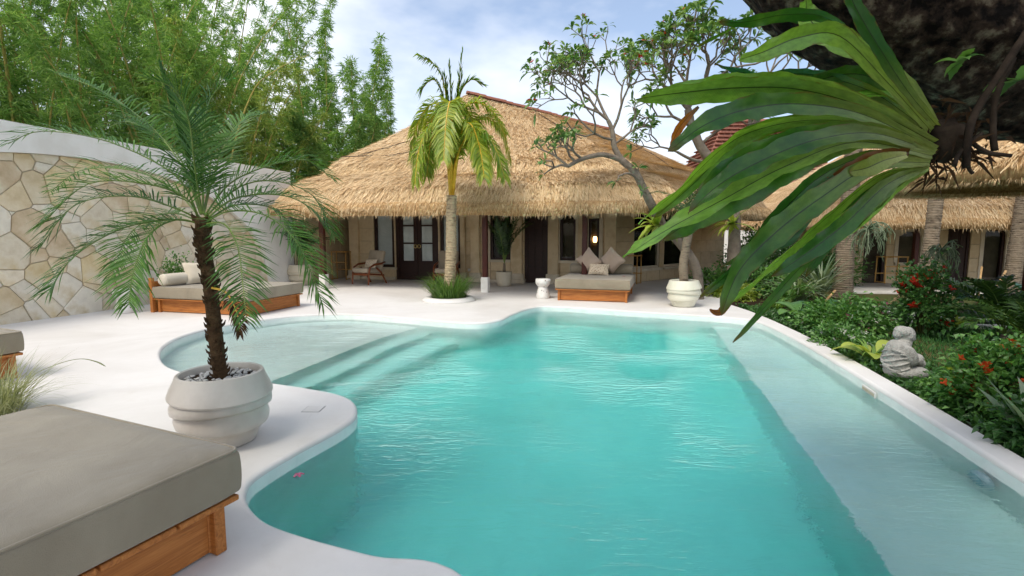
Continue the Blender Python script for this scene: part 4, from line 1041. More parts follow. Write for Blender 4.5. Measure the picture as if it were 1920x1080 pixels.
t = thing('skimmer_slot', 'narrow skimmer opening in the pool coping near the statue', 'skimmer', p, -SA)
MB().bbox((0.0, 0, 0), (0.014, 0.32, 0.06), 0.004, 1).build('frame', MAT['deck_plaster'], t)
MB().bbox((-0.006, 0, 0), (0.008, 0.29, 0.03), 0.002, 1).build('opening', MAT['mortar'], t)
p = P(588, 767); t = thing('deck_hatch', 'small square hatch cover set flush in the deck peninsula', 'hatch', p, -SA + 0.25)
MB().bbox((0, 0, -0.004), (0.158, 0.158, 0.012), 0.003, 1).build('gap', MAT['metal_dark'], t)
MB().bbox((0, 0, 0.0), (0.146, 0.146, 0.008), 0.002, 1).build('cover', MAT['deck_plaster'], t)
def blossom(name, label, p, s, mat, rot):
    t = thing(name, label, 'flower', p, rot)
    for k in range(5):
        a = k * 2 * PI / 5; V = []; F = []
        pts = [(0, 0, .05), (0.45, -0.3, .25), (0.45, 0.3, .25), (0.95, -0.25, .12), (0.95, 0.25, .12), (1.12, 0, .05)]
        V = [(s * (x * math.cos(a) - y * math.sin(a)), s * (x * math.sin(a) + y * math.cos(a)), s * z) for x, y, z in pts]
        MB().add(V, [(0, 1, 2), (1, 3, 4, 2), (3, 5, 4)], rnd=random.random()).build('petal', MAT[mat], t)
blossom('fallen_blossom', 'pink and white blossom floating on the pool water', P(560, 891, WATER_Z), 0.035, 'pink_petal', 0.3)
blossom('fallen_blossom', 'red blossom lying on the far daybed mattress', loc_on(q, rz, 0.62, 0.1, 0.503), 0.04, 'red_petal', 0.9)

# -- seated stone statue on the coping
st_p = P(1687, 707); st_p.z = 0.0
mb = MB()
def ell(c, r, rx=0.0, ry=0.0):
    bm = bmesh.new(); bmesh.ops.create_icosphere(bm, subdivisions=3, radius=1.0)
    for v in bm.verts: v.co = Vector((v.co.x * r[0], v.co.y * r[1], v.co.z * r[2]))
    mb.bm(bm, c, 0, Matrix.Rotation(ry, 3, 'Y') @ Matrix.Rotation(rx, 3, 'X'))
# faces local +x, back towards -x
ell((0, 0, 0.06), (0.165, 0.19, 0.08)); ell((-0.04, 0, 0.17), (0.145, 0.165, 0.17)); ell((-0.035, 0, 0.285), (0.125, 0.155, 0.115), 0, 0.25); ell((-0.055, 0, 0.24), (0.13, 0.14, 0.13))
ell((0.01, 0, 0.36), (0.085, 0.085, 0.07)); ell((0.04, 0, 0.44), (0.086, 0.08, 0.092), 0, 0.35)     # neck, bowed head
ell((0.0, 0, 0.474), (0.098, 0.088, 0.062), 0, 0.25); ell((-0.06, 0, 0.45), (0.045, 0.06, 0.05))                                                   # cap of hair
ell((0.118, 0, 0.43), (0.02, 0.016, 0.022)); ell((0.105, 0, 0.405), (0.03, 0.035, 0.018))               # nose, chin
for sy in (-1, 1):
    ell((0.05, sy * 0.075, 0.44), (0.022, 0.012, 0.03))                                                 # ears
    ell((0.12, sy * 0.115, 0.075), (0.12, 0.075, 0.065)); ell((0.02, sy * 0.15, 0.255), (0.06, 0.05, 0.11), 0, -0.5); ell((0.10, sy * 0.10, 0.20), (0.085, 0.042, 0.045), 0, 0.25)
ell((0.17, 0.0, 0.205), (0.055, 0.085, 0.05)); ell((0.19, 0, 0.16), (0.05, 0.10, 0.05))                 # joined hands and bowl
for k in range(7):                                                                                       # folds of the robe
    z = 0.09 + k * 0.036; mb.tube([(-0.04 + 0.158 * math.cos(a) * (1 - 0.5 * max(0, z - 0.2)), 0.172 * math.sin(a) * (1 - 0.5 * max(0, z - 0.2)), z + 0.03 * math.cos(a * 2 + k)) for a in np.linspace(1.2, 5.08, 14)], 0.0065, 6)
me = mb.mesh('statue', MAT['statue_stone'], True)
statue = add_mesh('statue', me, None, st_p, (0, 0, -0.15)); props(statue, 'weathered grey stone statue of a seated robed figure on the coping', 'statue')
md = statue.modifiers.new('remesh', 'REMESH'); md.mode = 'VOXEL'; md.voxel_size = 0.007; md.use_smooth_shade = True
ms_ = statue.modifiers.new('smooth', 'SMOOTH'); ms_.factor = 0.5; ms_.iterations = 3
statue.scale = (0.9, 0.9, 1.02)
# ================================================================== palms, bamboo, frangipani
def px_path(pts, k=6): return catmull([PD(*p)[:] for p in pts], k, False)
# ---- feathery date palm in the ribbed pot
dp = Vector((pot_n.x, pot_n.y, 0.468))
DT = thing('date_palm', 'dark green feathery pygmy date palm growing from the large ribbed pot', 'palm', dp)
CY = 3.5
def rel(path, o): return path - np.array(tuple(o))
tpath = rel(catmull([dp[:], PD(405, 640, 3.53)[:], PD(395, 540, 3.52)[:], PD(381, 455, CY)[:], PD(378, 408, CY)[:]], 5, False), dp)
mb = MB().tube(tpath, np.linspace(0.048, 0.042, len(tpath)), 14, True, 0.06)
for i in range(210):
    s = random.random(); p = np.array([np.interp(s, np.linspace(0, 1, len(tpath)), tpath[:, j]) for j in range(3)]); a = random.uniform(0, 2 * PI); r = 0.048 - 0.006 * s
    d = np.array((math.cos(a), math.sin(a), 0.0)); L = random.uniform(0.012, 0.03)
    mb.tube([p + d * (r - 0.006), p + d * (r + L * .5) + np.array((0, 0, L * .5)), p + d * (r + L * 0.8) + np.array((0, 0, L * 1.3))], [0.011, 0.007, 0.002], 4, False)
mb.build('trunk', MAT['date_trunk'], DT, True)
fr_px = [
 [(374, 412), (330, 330), (205, 266), (80, 246), (15, 270), 3.3], [(373, 414), (350, 372), (275, 345), (165, 345), (80, 420), 3.0], [(373, 416), (340, 395), (245, 368), (140, 385), (75, 465), 3.2],
 [(372, 418), (320, 412), (230, 428), (140, 480), (93, 545), 3.0], [(374, 420), (330, 412), (280, 440), (250, 510), (242, 570), 2.95], [(380, 424), (392, 440), (405, 500), (412, 560), (418, 610), 2.75],
 [(384, 418), (430, 396), (500, 405), (560, 460), (605, 570), 3.1], [(386, 412), (440, 372), (520, 365), (575, 385), (608, 425), 3.5], [(384, 405), (430, 345), (500, 312), (570, 300), (618, 332), 3.9],
 [(381, 400), (381, 300), (388, 205), (415, 160), (465, 128), 3.7], [(377, 400), (352, 300), (322, 200), (302, 128), (300, 122), 3.6], [(376, 402), (340, 310), (280, 235), (190, 170), (110, 140), 4.1],
 [(377, 402), (345, 310), (300, 255), (240, 228), (200, 240), 4.2], [(386, 418), (440, 405), (490, 440), (520, 510), (535, 590), 2.9], [(382, 402), (400, 330), (425, 265), (455, 225), (490, 215), 4.3],
 [(384, 420), (420, 420), (445, 460), (455, 530), (462, 600), 2.8], [(376, 422), (345, 440), (320, 490), (300, 560), (295, 610), 3.6], [(384, 408), (450, 350), (520, 340), (590, 370), (625, 440), 4.0],
 [(375, 408), (320, 350), (240, 318), (150, 320), (95, 360), 4.2], [(379, 402), (365, 310), (355, 230), (330, 170), (285, 150), 3.2], [(386, 420), (415, 440), (425, 500), (430, 560), (430, 630), 3.9],
 [(386, 416), (440, 385), (510, 390), (550, 430), (575, 490), 4.1], [(374, 416), (330, 400), (280, 410), (235, 450), (210, 520), 3.9], [(382, 400), (395, 300), (370, 230), (340, 215), (320, 240), 4.1]]
for i, f_ in enumerate(fr_px):
    if i in (5, 13, 16, 20): continue                   # the crown is open towards the pool
    yt = f_[-1]; pts = f_[:-1]; n = len(pts)
    path = rel(px_path([(x, y, CY + (yt - CY) * (j / (n - 1)) ** 1.1) for j, (x, y) in enumerate(pts)], 5), dp)
    spear = i == 10
    m = MB(); frond(m, path, 54, 0.32 if not spear else 0.16, 0.0108, 0.14, 66 if not spear else 14, 26 if not spear else 8, 0.14, 0.25, 0.007, rnd0=random.uniform(0.3, 0.7), spread=0.3)
    m.build('frond', [MAT['date_leaf'], MAT['green_rib']], DT)
m = MB(); frond(m, rel(px_path([(398, 540, 3.45), (425, 550, 3.3), (445, 590, 3.2), (450, 625, 3.15)], 5), dp), 26, 0.14, 0.013, 0.3, 60, 20, 0.2)
o = m.build('frond', [MAT['dry_leaf'], MAT['yellow_rib']], DT); o['label'] = 'withered orange frond hanging at the trunk'

# ---- coconut palm in the planter
cp_ = Vector((pl_c.x, pl_c.y, 0.045)); cY = cp_.y
CT = thing('coconut_palm', 'young coconut palm with yellow leaf stalks in the white planter ring', 'palm', cp_)
def ringed_trunk(pts, r0, r1, pitch=0.075, n=18, flare=1.25):
    pts = np.array(pts, float); cum = np.r_[0, np.cumsum(np.linalg.norm(np.diff(pts, axis=0), axis=1))]; Lt = cum[-1]
    zs = []; k = int(Lt / pitch)
    for i in range(k):
        zs += [(i + 0.05) * pitch, (i + 0.55) * pitch, (i + 0.9) * pitch]
    zs = np.array(zs); path = np.stack([np.interp(zs, cum, pts[:, j]) for j in range(3)], 1)
    base = r0 + (r1 - r0) * zs / Lt; base = base * (1 + (flare - 1) * np.exp(-zs / 0.25))
    rad = base * np.tile([0.94, 1.0, 1.05], k) * np.repeat(RNG.uniform(0.97, 1.03, k), 3)
    return MB().tube(path, rad, n, True, 0.035)
tp_ = [PD(846, 545, cY), PD(846, 470, cY), PD(846, 410, cY), PD(847, 362, cY)]
tp_[0] = cp_
ringed_trunk([(p - cp_)[:] for p in tp_], 0.132, 0.112, 0.06, 18, 1.1).build('trunk', MAT['coco_trunk'], CT, True)
cf = [([(845, 366), (842, 290), (838, 222), (814, 194), (786, 225), (768, 290)], 0.2), ([(849, 366), (852, 290), (862, 216), (896, 192), (935, 225), (958, 300)], 0.1), ([(845, 366), (843, 300), (832, 244), (806, 240), (786, 280), (778, 345)], -0.6),
      ([(850, 366), (854, 310), (874, 256), (906, 250), (932, 285), (946, 335)], -0.5), ([(846, 366), (848, 280), (846, 200), (842, 196), (836, 235), (832, 300)], -0.9), ([(850, 366), (857, 300), (868, 240), (884, 235), (900, 280), (908, 335)], -0.8),
      ([(844, 366), (838, 300), (824, 252), (808, 265), (800, 330)], 0.5), ([(850, 366), (858, 300), (880, 240), (915, 220), (945, 250)], 0.7), ([(847, 366), (847, 290), (850, 215), (872, 205), (890, 240), (896, 300)], 0.9), ([(846, 366), (842, 290), (835, 215), (818, 210), (800, 250)], 0.9)]
for pts, dy in cf:
    n = len(pts); path = rel(px_path([(x, y, cY + dy * (j / (n - 1)) ** 1.5) for j, (x, y) in enumerate(pts)], 5), cp_)
    m = MB(); frond(m, path, 92, 0.56, 0.042, 0.30, 74, 36, 0.40, 0.12, 0.03, rnd0=random.uniform(0.3, 0.75), spread=0.35)
    m.build('frond', [MAT['coco_leaf'], MAT['yellow_rib']], CT)
for pts, L in (([(846, 366), (842, 250), (834, 165), (818, 125), (788, 105)], 0.4), ([(848, 366), (848, 260), (846, 180), (842, 118)], 0.28), ([(849, 366), (853, 250), (860, 165), (867, 95)], 0.26), ([(846, 366), (841, 260), (833, 190), (815, 150), (790, 165)], 0.35), ([(847, 366), (846, 260), (840, 190), (833, 140)], 0.3), ([(849, 366), (852, 260), (857, 190), (866, 140)], 0.3), ([(850, 366), (855, 250), (862, 180), (882, 150), (905, 158)], 0.3)):
    path = rel(px_path([(x, y, cY + 0.05) for x, y in pts], 5), cp_)
    m = MB(); frond(m, path, 80, L * 1.5, 0.05, 0.2, 34, 20, 0.5 if L > 0.3 else 0.05, 0.05, 0.022, rnd0=0.25, spread=0.25)
    m.build('frond', [MAT['coco_leaf'], MAT['yellow_rib']], CT)

# ---- bamboo grove behind the wall
def bamboo(label, base, n, h, spread, mat, per=18, ls=1.0, nodes=24, lo=0.16, blen=0.75, lean=(0, 0)):
    t = thing('bamboo', label, 'bamboo', base, 0, 'bamboo grove behind the wall')
    cm = MB(); lm = MB(); P0 = []; D0 = []; bmb = MB()
    for i in range(n):
        a = random.uniform(0, 2 * PI); r = random.uniform(0, 0.5)
        hh = h * random.uniform(0.72, 1.0)
        path = arc((r * math.cos(a), r * math.sin(a), -0.05), a + random.uniform(-.5, .5), R(random.uniform(80, 88)), hh * 1.06, R(random.uniform(15, 50)) * spread, 16, 0, 2.2)
        path += np.outer(np.linspace(0, 1, len(path)) ** 1.5, np.array((lean[0], lean[1], 0)))
        cm.tube(path, np.linspace(0.045, 0.008, len(path)), 6, False)
        s = np.linspace(lo, 0.995, nodes); tt = np.linspace(0, 1, len(path)); nd = np.stack([np.interp(s, tt, path[:, j]) for j in range(3)], 1)
        for k in range(nodes):
            for b in range(2):
                az = random.uniform(0, 2 * PI); L = blen * random.uniform(0.5, 1.15) * (1.05 - 0.75 * s[k] ** 2)
                el = random.uniform(0.1, 0.9); d = np.array((math.cos(az) * math.cos(el), math.sin(az) * math.cos(el), math.sin(el)))
                q = np.linspace(0.15, 1, per)[:, None]
                p = nd[k] + d * L * q + np.array((0, 0, -0.45)) * L * q ** 2 + RNG.normal(0, 0.05, (per, 3))
                P0.append(p); D0.append(np.tile(d * 0.6 + np.array((0, 0, -0.35)), (per, 1)) + RNG.normal(0, 0.55, (per, 3)))
                if b == 0: bmb.tube(np.array([nd[k], nd[k] + d * L * 0.5 + np.array((0, 0, -0.1 * L)), nd[k] + d * L * 0.95 + np.array((0, 0, -0.42 * L))]), [0.006, 0.005, 0.003], 3, False)
    P0 = np.concatenate(P0); D0 = np.concatenate(D0); nn = len(P0)
    scatter_leaves(lm, P0, D0, RNG.uniform(0.13, 0.24, nn) * ls, RNG.uniform(0.02, 0.032, nn) * ls, 0.2, 0.1)
    cm.build('culms', MAT['culm'], t, True); o = bmb.build('branches', MAT['culm'], t); o['kind'] = 'stuff'
    o = lm.build('crown', MAT[mat], t); o['kind'] = 'stuff'
    return t
bl = [(-60, 15, 11, 9, 'bamboo_leaf_deep'), (60, 14, 10, 9, 'bamboo_leaf'), (165, 15.5, 10.5, 9, 'bamboo_leaf_deep'), (262, 14.8, 9.3, 8, 'bamboo_leaf'), (352, 16, 10.2, 9, 'bamboo_leaf'), (440, 17, 8.6, 7, 'bamboo_leaf_yellow'), (520, 18, 7.6, 7, 'bamboo_leaf_yellow'), (560, 21, 8.6, 6, 'bamboo_leaf'),
      (0, 21, 13, 9, 'bamboo_leaf_deep'), (110, 20, 13, 8, 'bamboo_leaf'), (215, 21, 14, 9, 'bamboo_leaf_deep'), (310, 22, 14, 8, 'bamboo_leaf'), (400, 21, 13, 7, 'bamboo_leaf'), (470, 24, 14.5, 8, 'bamboo_leaf'), (590, 20, 6.3, 7, 'bamboo_leaf'), (490, 21, 8, 7, 'bamboo_leaf_deep'), (40, 25, 17, 9, 'bamboo_leaf'), (150, 26, 17.5, 9, 'bamboo_leaf_deep'), (265, 26, 17.5, 9, 'bamboo_leaf'), (365, 26, 17, 9, 'bamboo_leaf'), (440, 27, 16, 6, 'bamboo_leaf')]
words = ['leafy bamboo clump rising directly behind the flagstone arch', 'broad bamboo clump with drooping sprays over the white wall']
names_b = ['dense dark bamboo clump at the far western end of the wall', 'light green bamboo clump above the arched flagstones', 'deep green bamboo clump above the middle of the arch', 'bushy light bamboo clump just behind the wall top', 'tall bamboo clump behind the date palm crown', 'yellowish bamboo clump beyond the end of the wall',
           'low yellow green bamboo clump between wall and villa roof', 'thin light bamboo clump showing sky between its stems', 'towering dark bamboo at the back of the grove', 'tall pale bamboo in the back row of the grove', 'towering deep green bamboo behind the arch clumps', 'tall light bamboo reaching above the back row', 'slim tall bamboo in the back row near the gap',
           'sparse tall bamboo standing in the gap of sky', 'short bushy bamboo at the left slope of the villa roof', 'dark green bamboo filling the gap behind the yellow clumps', 'very tall bamboo behind the towering dark one', 'very tall deep green bamboo in the last row above the arch', 'very tall light bamboo in the last row behind the palm tips', 'very tall bamboo in the last row left of the sky gap', 'very tall yellowish bamboo in the last row at the sky gap']
for (px, D, h, n, m), lb in zip(bl, names_b):
    p = PD(px, 500, D); p.z = -0.1
    bamboo(lb, p, n, h, 1.0, m, 34 if D < 19 else 26, 1.15 if D < 19 else 1.35, 28, 0.08, 0.85)
for px, D, h, n, lb in ((622, 22, 11.6, 4, 'tall feathery bamboo column left of the pair by the roof slope'), (668, 23, 11.0, 5, 'broad feathery bamboo column above the villa roof slope'), (712, 24, 9.4, 4, 'shorter feathery bamboo column next to the sky'), (740, 27, 8.8, 3, 'slender feathery bamboo behind the roof slope'),
                         (768, 31, 8.4, 3, 'faint distant bamboo left of the coconut palm'), (800, 34, 9.0, 1, 'bare thin distant bamboo just left of the coconut palm'), (560, 26, 13.5, 3, 'thin tall bamboo between the columns and the grove'), (640, 19.5, 6.2, 6, 'low green bamboo thicket against the roof edge')):
    p = PD(px, 500, D); p.z = -0.1
    bamboo(lb, p, n, h, 0.35, 'bamboo_leaf' if h > 7 else 'bamboo_leaf_deep', 28, 1.3, 36, 0.15, 0.66 if n > 1 else 0.35)
# bare arching culms
for pts, lb in (([(150, 330, 14), (118, 180, 13.6), (85, 90, 13.2), (40, 20, 13)], 'bare yellow bamboo cane arching over the arch'), ([(430, 330, 15), (470, 180, 15), (520, 130, 15), (585, 100, 15)], 'bare arching bamboo cane against the sky gap')):
    a = [PD(*p) for p in pts]; b0 = Vector((a[0].x, a[0].y, -0.1)); t = thing('bamboo_cane', lb, 'bamboo', b0)
    pth = catmull([b0[:]] + [q[:] for q in a], 6, False) - np.array(b0[:]); m = MB().tube(pth, np.linspace(0.03, 0.006, len(pth)), 6, False); m.build('culm', MAT['culm'], t, True)
    m = MB(); k = 60; s = RNG.integers(int(len(pth) * .6), len(pth), k); scatter_leaves(m, pth[s] + RNG.normal(0, 0.08, (k, 3)), RNG.normal(0, 1, (k, 3)), 0.18, 0.025); o = m.build('leaves', MAT['bamboo_leaf_yellow'], t)

# ---- frangipani trees
def rosette(lm, p, d, n, L, W):
    d = np.array(d) / np.linalg.norm(d); ref = np.array((0.3, 0.2, 1.0)); x = np.cross(d, ref); x /= np.linalg.norm(x) + 1e-9; y = np.cross(d, x)
    a = RNG.uniform(0, 2 * PI, n); e = RNG.uniform(0.15, 0.95, n)
    D = np.outer(np.cos(a), x) * np.cos(e)[:, None] + np.outer(np.sin(a), y) * np.cos(e)[:, None] + np.outer(np.sin(e), d)
    scatter_leaves(lm, np.tile(p, (n, 1)) + D * 0.02, D, RNG.uniform(0.75, 1.15, n) * L, RNG.uniform(0.85, 1.1, n) * W, 0.32, 0.12, None, 0, None, True)
def grow(bm_, lm, fl, p, d, L, r, lev, nl, ll, up=0.25, fork=(2, 3)):
    d = np.array(d, float); d /= np.linalg.norm(d); L = L * random.uniform(0.8, 1.2)
    mid = p + d * L * 0.5 + RNG.normal(0, 0.03, 3); end = p + d * L + np.array((0, 0, up * 0.15 * L))
    bm_.tube([p, mid, end], [r, r * 0.88, r * 0.8], 6, False)
    if lev == 0:
        rosette(lm, end, d + np.array((0, 0, 0.4)), nl + random.randint(-2, 3), ll, ll * 0.27)
        if random.random() < 0.25: fl.append((end + d * 0.06, d))
        return
    k = random.choice(fork); a0 = random.uniform(0, 2 * PI)
    x = np.cross(d, (0.2, 0.5, 0.8)); x /= np.linalg.norm(x); y = np.cross(d, x)
    for i in range(k):
        a = a0 + i * 2 * PI / k + random.uniform(-.3, .3); sp = R(random.uniform(28, 46))
        nd = d * math.cos(sp) + (x * math.cos(a) + y * math.sin(a)) * math.sin(sp) + np.array((0, 0, up))
        grow(bm_, lm, fl, end, nd, L * 0.78, r * 0.72, lev - 1, nl, ll, up, fork)
flower_me = MB()
for k in range(5):
    a = k * 2 * PI / 5; pts = [(0, 0, 0), (0.5, -0.3, .3), (0.5, 0.3, .3), (1.0, 0, .35)]
    flower_me.add([(x * math.cos(a) - y * math.sin(a), x * math.sin(a) + y * math.cos(a), z) for x, y, z in pts], [(0, 1, 3, 2)], rnd=0.3 + 0.1 * k)
FLOW = {m: flower_me.mesh('flower', MAT[m]) for m in ('red_petal', 'orange_petal', 'pink_petal', 'white_petal')}
def frangipani(label, trunk, r0, r1, limbs, seeds, nl, ll, fmat='red_petal'):
    o = trunk[0].copy(); o.z = -0.1
    t = thing('frangipani_tree', label, 'tree', o); ob = np.array(o[:])
    wood = MB(); lm = MB(); fl = []
    tp = catmull([p[:] for p in [o] + trunk[1:]], 6, False) - ob; wood.tube(tp, np.linspace(r0, r1, len(tp)), 10, False, 0.08)
    for pts, ra, rb in limbs:
        q = catmull([p[:] for p in pts], 5, False) - ob; wood.tube(q, np.linspace(ra, rb, len(q)), 8, False, 0.06)
    for p, d, L, r, lev in seeds: grow(wood, lm, fl, np.array(p[:]) - ob, d, L, r, lev, nl, ll)
    wood.build('trunk', MAT['frangi_bark'], t, True); c = lm.build('crown', MAT['frangi_leaf'], t)
    for p, d in fl[:26]:
        add_mesh('flower', FLOW[fmat], t, p + RNG.normal(0, 0.03, 3), (random.uniform(-.6, .6), random.uniform(-.6, .6), random.uniform(0, 6)), (0.06,) * 3)
    return t
Y1 = 11.2; q = lambda x, y, dy=0: PD(x, y, Y1 + dy)
frangipani('frangipani with thin bare branches leaning over the villa roof', [q(1312, 545, .7), q(1306, 505, .6), q(1280, 462, .5), q(1245, 425, .3), q(1212, 365, .1), q(1192, 325, 0), q(1165, 300, 0)], 0.115, 0.075,
    [([q(1165, 300), q(1152, 275), q(1148, 245), q(1140, 225)], 0.07, 0.042), ([q(1165, 300), q(1130, 290, -.1), q(1092, 298, -.2), q(1065, 312, -.3)], 0.06, 0.036), ([q(1200, 340), q(1180, 325, -.3), q(1160, 330, -.4)], 0.03, 0.02)],
    [(q(1140, 225), (-1.0, -.15, .45), 0.5, 0.03, 4), (q(1140, 225), (-.45, .25, 1), 0.5, 0.036, 4), (q(1148, 245), (.35, -.1, 1), 0.5, 0.034, 4), (q(1140, 225), (-.75, .1, .8), 0.55, 0.036, 4), (q(1150, 262), (-.8, -.5, .1), 0.5, 0.03, 2), (q(1152, 270), (.7, .1, .5), .5, .03, 2),
     (q(1065, 312, -.3), (-.8, -.1, -.1), 0.3, 0.03, 1), (q(1080, 305, -.2), (-.3, .2, .5), 0.38, 0.03, 2), (q(1092, 298, -.2), (-.5, -.4, .3), 0.32, 0.03, 2), (q(1065, 312, -.3), (-.7, .3, .6), 0.4, 0.03, 2), (q(1160, 330, -.4), (-.2, -.3, -.4), 0.14, 0.018, 0), (q(1192, 325), (.2, -.5, .6), 0.15, 0.02, 0), (q(1212, 362), (-.5, -.4, .1), .15, .018, 0)], 7, 0.2)
Y2 = 12.6; q2 = lambda x, y, dy=0: PD(x, y, Y2 + dy)
frangipani('frangipani with a full round leafy crown behind the nest fern', [q2(1372, 540), q2(1376, 470), q2(1376, 400), q2(1368, 360), q2(1335, 305), q2(1314, 275), q2(1298, 240), q2(1290, 205)], 0.16, 0.09,
    [([q2(1372, 380), q2(1392, 340), q2(1394, 290), q2(1404, 240)], 0.09, 0.06), ([q2(1335, 305), q2(1300, 300, -.3), q2(1270, 285, -.5)], 0.05, 0.03)],
    [(q2(1290, 205), (-.7, 0, .8), 0.72, 0.05, 4), (q2(1290, 205), (0, .3, 1), 0.75, 0.05, 4), (q2(1290, 205), (.6, -.2, .9), 0.72, 0.05, 4), (q2(1298, 240), (-.9, -.3, .35), 0.5, 0.04, 3), (q2(1314, 270), (.8, -.3, .6), .55, .04, 3), (q2(1404, 240), (.1, .1, 1), .7, .045, 3), (q2(1404, 240), (.8, 0, .8), .7, .045, 3), (q2(1270, 285, -.5), (-.8, 0, .2), .4, .025, 2)], 9, 0.26, 'orange_petal')
# slender tree in the white pot
pr = Vector((pot_r.x, pot_r.y, 0.495))
t = thing('potted_tree', 'slender patchy trunk growing from the white ribbed pot', 'tree', pr)
tp = catmull([pr[:], PD(1281, 500, pr.y)[:], PD(1286, 465, pr.y)[:], PD(1290, 435, pr.y)[:], PD(1283, 405, pr.y)[:]], 5, False) - np.array(pr[:]); MB().tube(tp, np.linspace(0.09, 0.085, len(tp)), 12, True, 0.12).build('trunk', MAT['palm_trunk'], t, True)
for k in range(9):
    az = k * 0.7 + 0.2; m = MB(); frond(m, arc(tp[-1], az, R(55 + 20 * math.sin(k * 2)), 0.95, R(95), 12), 30, 0.26, 0.018, 0.2, 60, 25, 0.25, 0.15, 0.01); m.build('frond', [MAT['palm_leaf'], MAT['green_rib']], t)
# yellow-green nest fern on the leaning frangipani trunk
def epiphyte(label, p, n, L, W, mat, elr=(-30, 70), bend=70):
    t = thing('epiphyte_fern', label, 'fern', p)
    for i in range(n):
        az = random.uniform(0, 2 * PI); path = arc((0, 0, 0), az, R(random.uniform(*elr)), L * random.uniform(0.7, 1.1), R(bend) * random.uniform(.6, 1.2), 9)
        s = np.linspace(0, 1, len(path)); w = W * (0.35 + 0.65 * np.sin(PI * np.clip(s * 0.85 + 0.1, 0, 1))) * (1 - s ** 4)
        sd = np.array((-math.sin(az), math.cos(az), 0.0)); wav = 1 + 0.18 * np.sin(s * 22 + i)
        up_ = np.array((0, 0, 0.15)); V = np.concatenate([path - sd * (w * wav)[:, None] * .5 + up_ * w[:, None], path, path + sd * (w * wav)[:, None] * .5 + up_ * w[:, None]]); k = len(path)
        j = np.arange(k - 1)[:, None]; F = np.concatenate([j + np.array([0, k, k + 1, 1]), j + np.array([k, 2 * k, 2 * k + 1, k + 1])])
        MB().add(V, F, rnd=random.random()).build('leaf', MAT[mat], t, True)
    return t
epiphyte('yellow green fern clinging to the leaning frangipani trunk', PD(1232, 425, 11.2), 18, 0.75, 0.13, 'lime_leaf')
epiphyte('bright green fern perched on the upright frangipani trunk', PD(1374, 420, 12.3), 18, 0.7, 0.11, 'lime_leaf')
# ================================================================== host tree and its bird's nest fern, thatched parasol
ho = Vector((5.3, 2.9, -0.1))
HT = thing('host_tree', 'massive dark barked tree leaning over the fern', 'tree', ho)
hp = catmull([(5.3, 2.9, -0.1), (5.2, 2.85, 1.0), (4.8, 2.8, 1.9), (4.0, 2.7, 2.3), (3.1, 2.65, 2.38), (2.3, 2.6, 2.5), (1.55, 2.55, 2.85), (0.85, 2.3, 3.5), (0.3, 1.3, 4.6), (-0.6, -0.6, 5.6)], 8, False) - np.array(ho[:])
k = len(hp); rad = np.interp(np.linspace(0, 1, k), [0, .2, .45, .65, .8, 1], [0.56, 0.47, 0.47, 0.44, 0.33, 0.16])
n = 40; m = MB().tube(hp, rad, n, True, 0.0); V = m.V[0].reshape(k, n, 3); ctr = hp[:, None, :]
i, j = np.meshgrid(np.arange(k), np.arange(n), indexing='ij')
bump = 0.06 * np.sin(i * 0.55 + 1.7 * np.sin(j * 0.5)) * np.sin(j * 2 * PI / n * 5 + i * 0.2) + 0.035 * np.sin(j * 2 * PI / n * 11 + i * 0.9) + RNG.normal(0, 0.018, (k, n))
m.V[0] = (ctr + (V - ctr) * (1 + bump[..., None])).reshape(-1, 3); m.build('trunk', MAT['host_bark'], HT, True)
cr = MB(); nn = 20000; c = RNG.normal(0, 1, (60, 3)) * np.array((2.0, 1.3, 0.7)) + np.array((-2.2, -2.0, 6.4)); idx = RNG.integers(0, 60, nn)  # out-of-view crown, added and placed to shade the near daybed and deck
pos = c[idx] + RNG.normal(0, 0.28, (nn, 3)) - np.array(ho[:]); scatter_leaves(cr, pos, RNG.normal(0, 1, (nn, 3)) + np.array((0, 0, -.3)), 0.14, 0.06, 0.2)
cr.build('crown', MAT['dark_bush_leaf'], HT)
lb_ = MB()
for q_ in c[::3]: lb_.tube([hp[-1], (hp[-1] + q_ - np.array(ho[:])) / 2 + np.array((0, 0, .15)), q_ - np.array(ho[:])], [0.07, 0.04, 0.015], 6, False)
lb_.build('limbs', MAT['host_bark'], HT, True)  # unseen limbs carrying the added shade crown
# roots and dead fronds hanging under the fern
for pts, r in (([(1925, 60, 2.15), (1880, 130, 2.1), (1830, 210, 2.08), (1815, 260, 2.05), (1812, 315, 2.05)], 0.014), ([(1900, 110, 2.2), (1868, 180, 2.15), (1862, 240, 2.12), (1865, 282, 2.1)], 0.012), ([(1815, 262, 2.06), (1850, 285, 2.06), (1895, 292, 2.06)], 0.008), ([(1840, 250, 2.1), (1800, 285, 2.05), (1790, 310, 2.0)], 0.008), ([(1812, 300, 2.05), (1818, 318, 2.05), (1824, 325, 2.05)], 0.007)):
    MB().tube(px_path(pts, 4) - np.array(ho[:]), r, 7, True, 0.1).build('root', MAT['root'], HT, True)

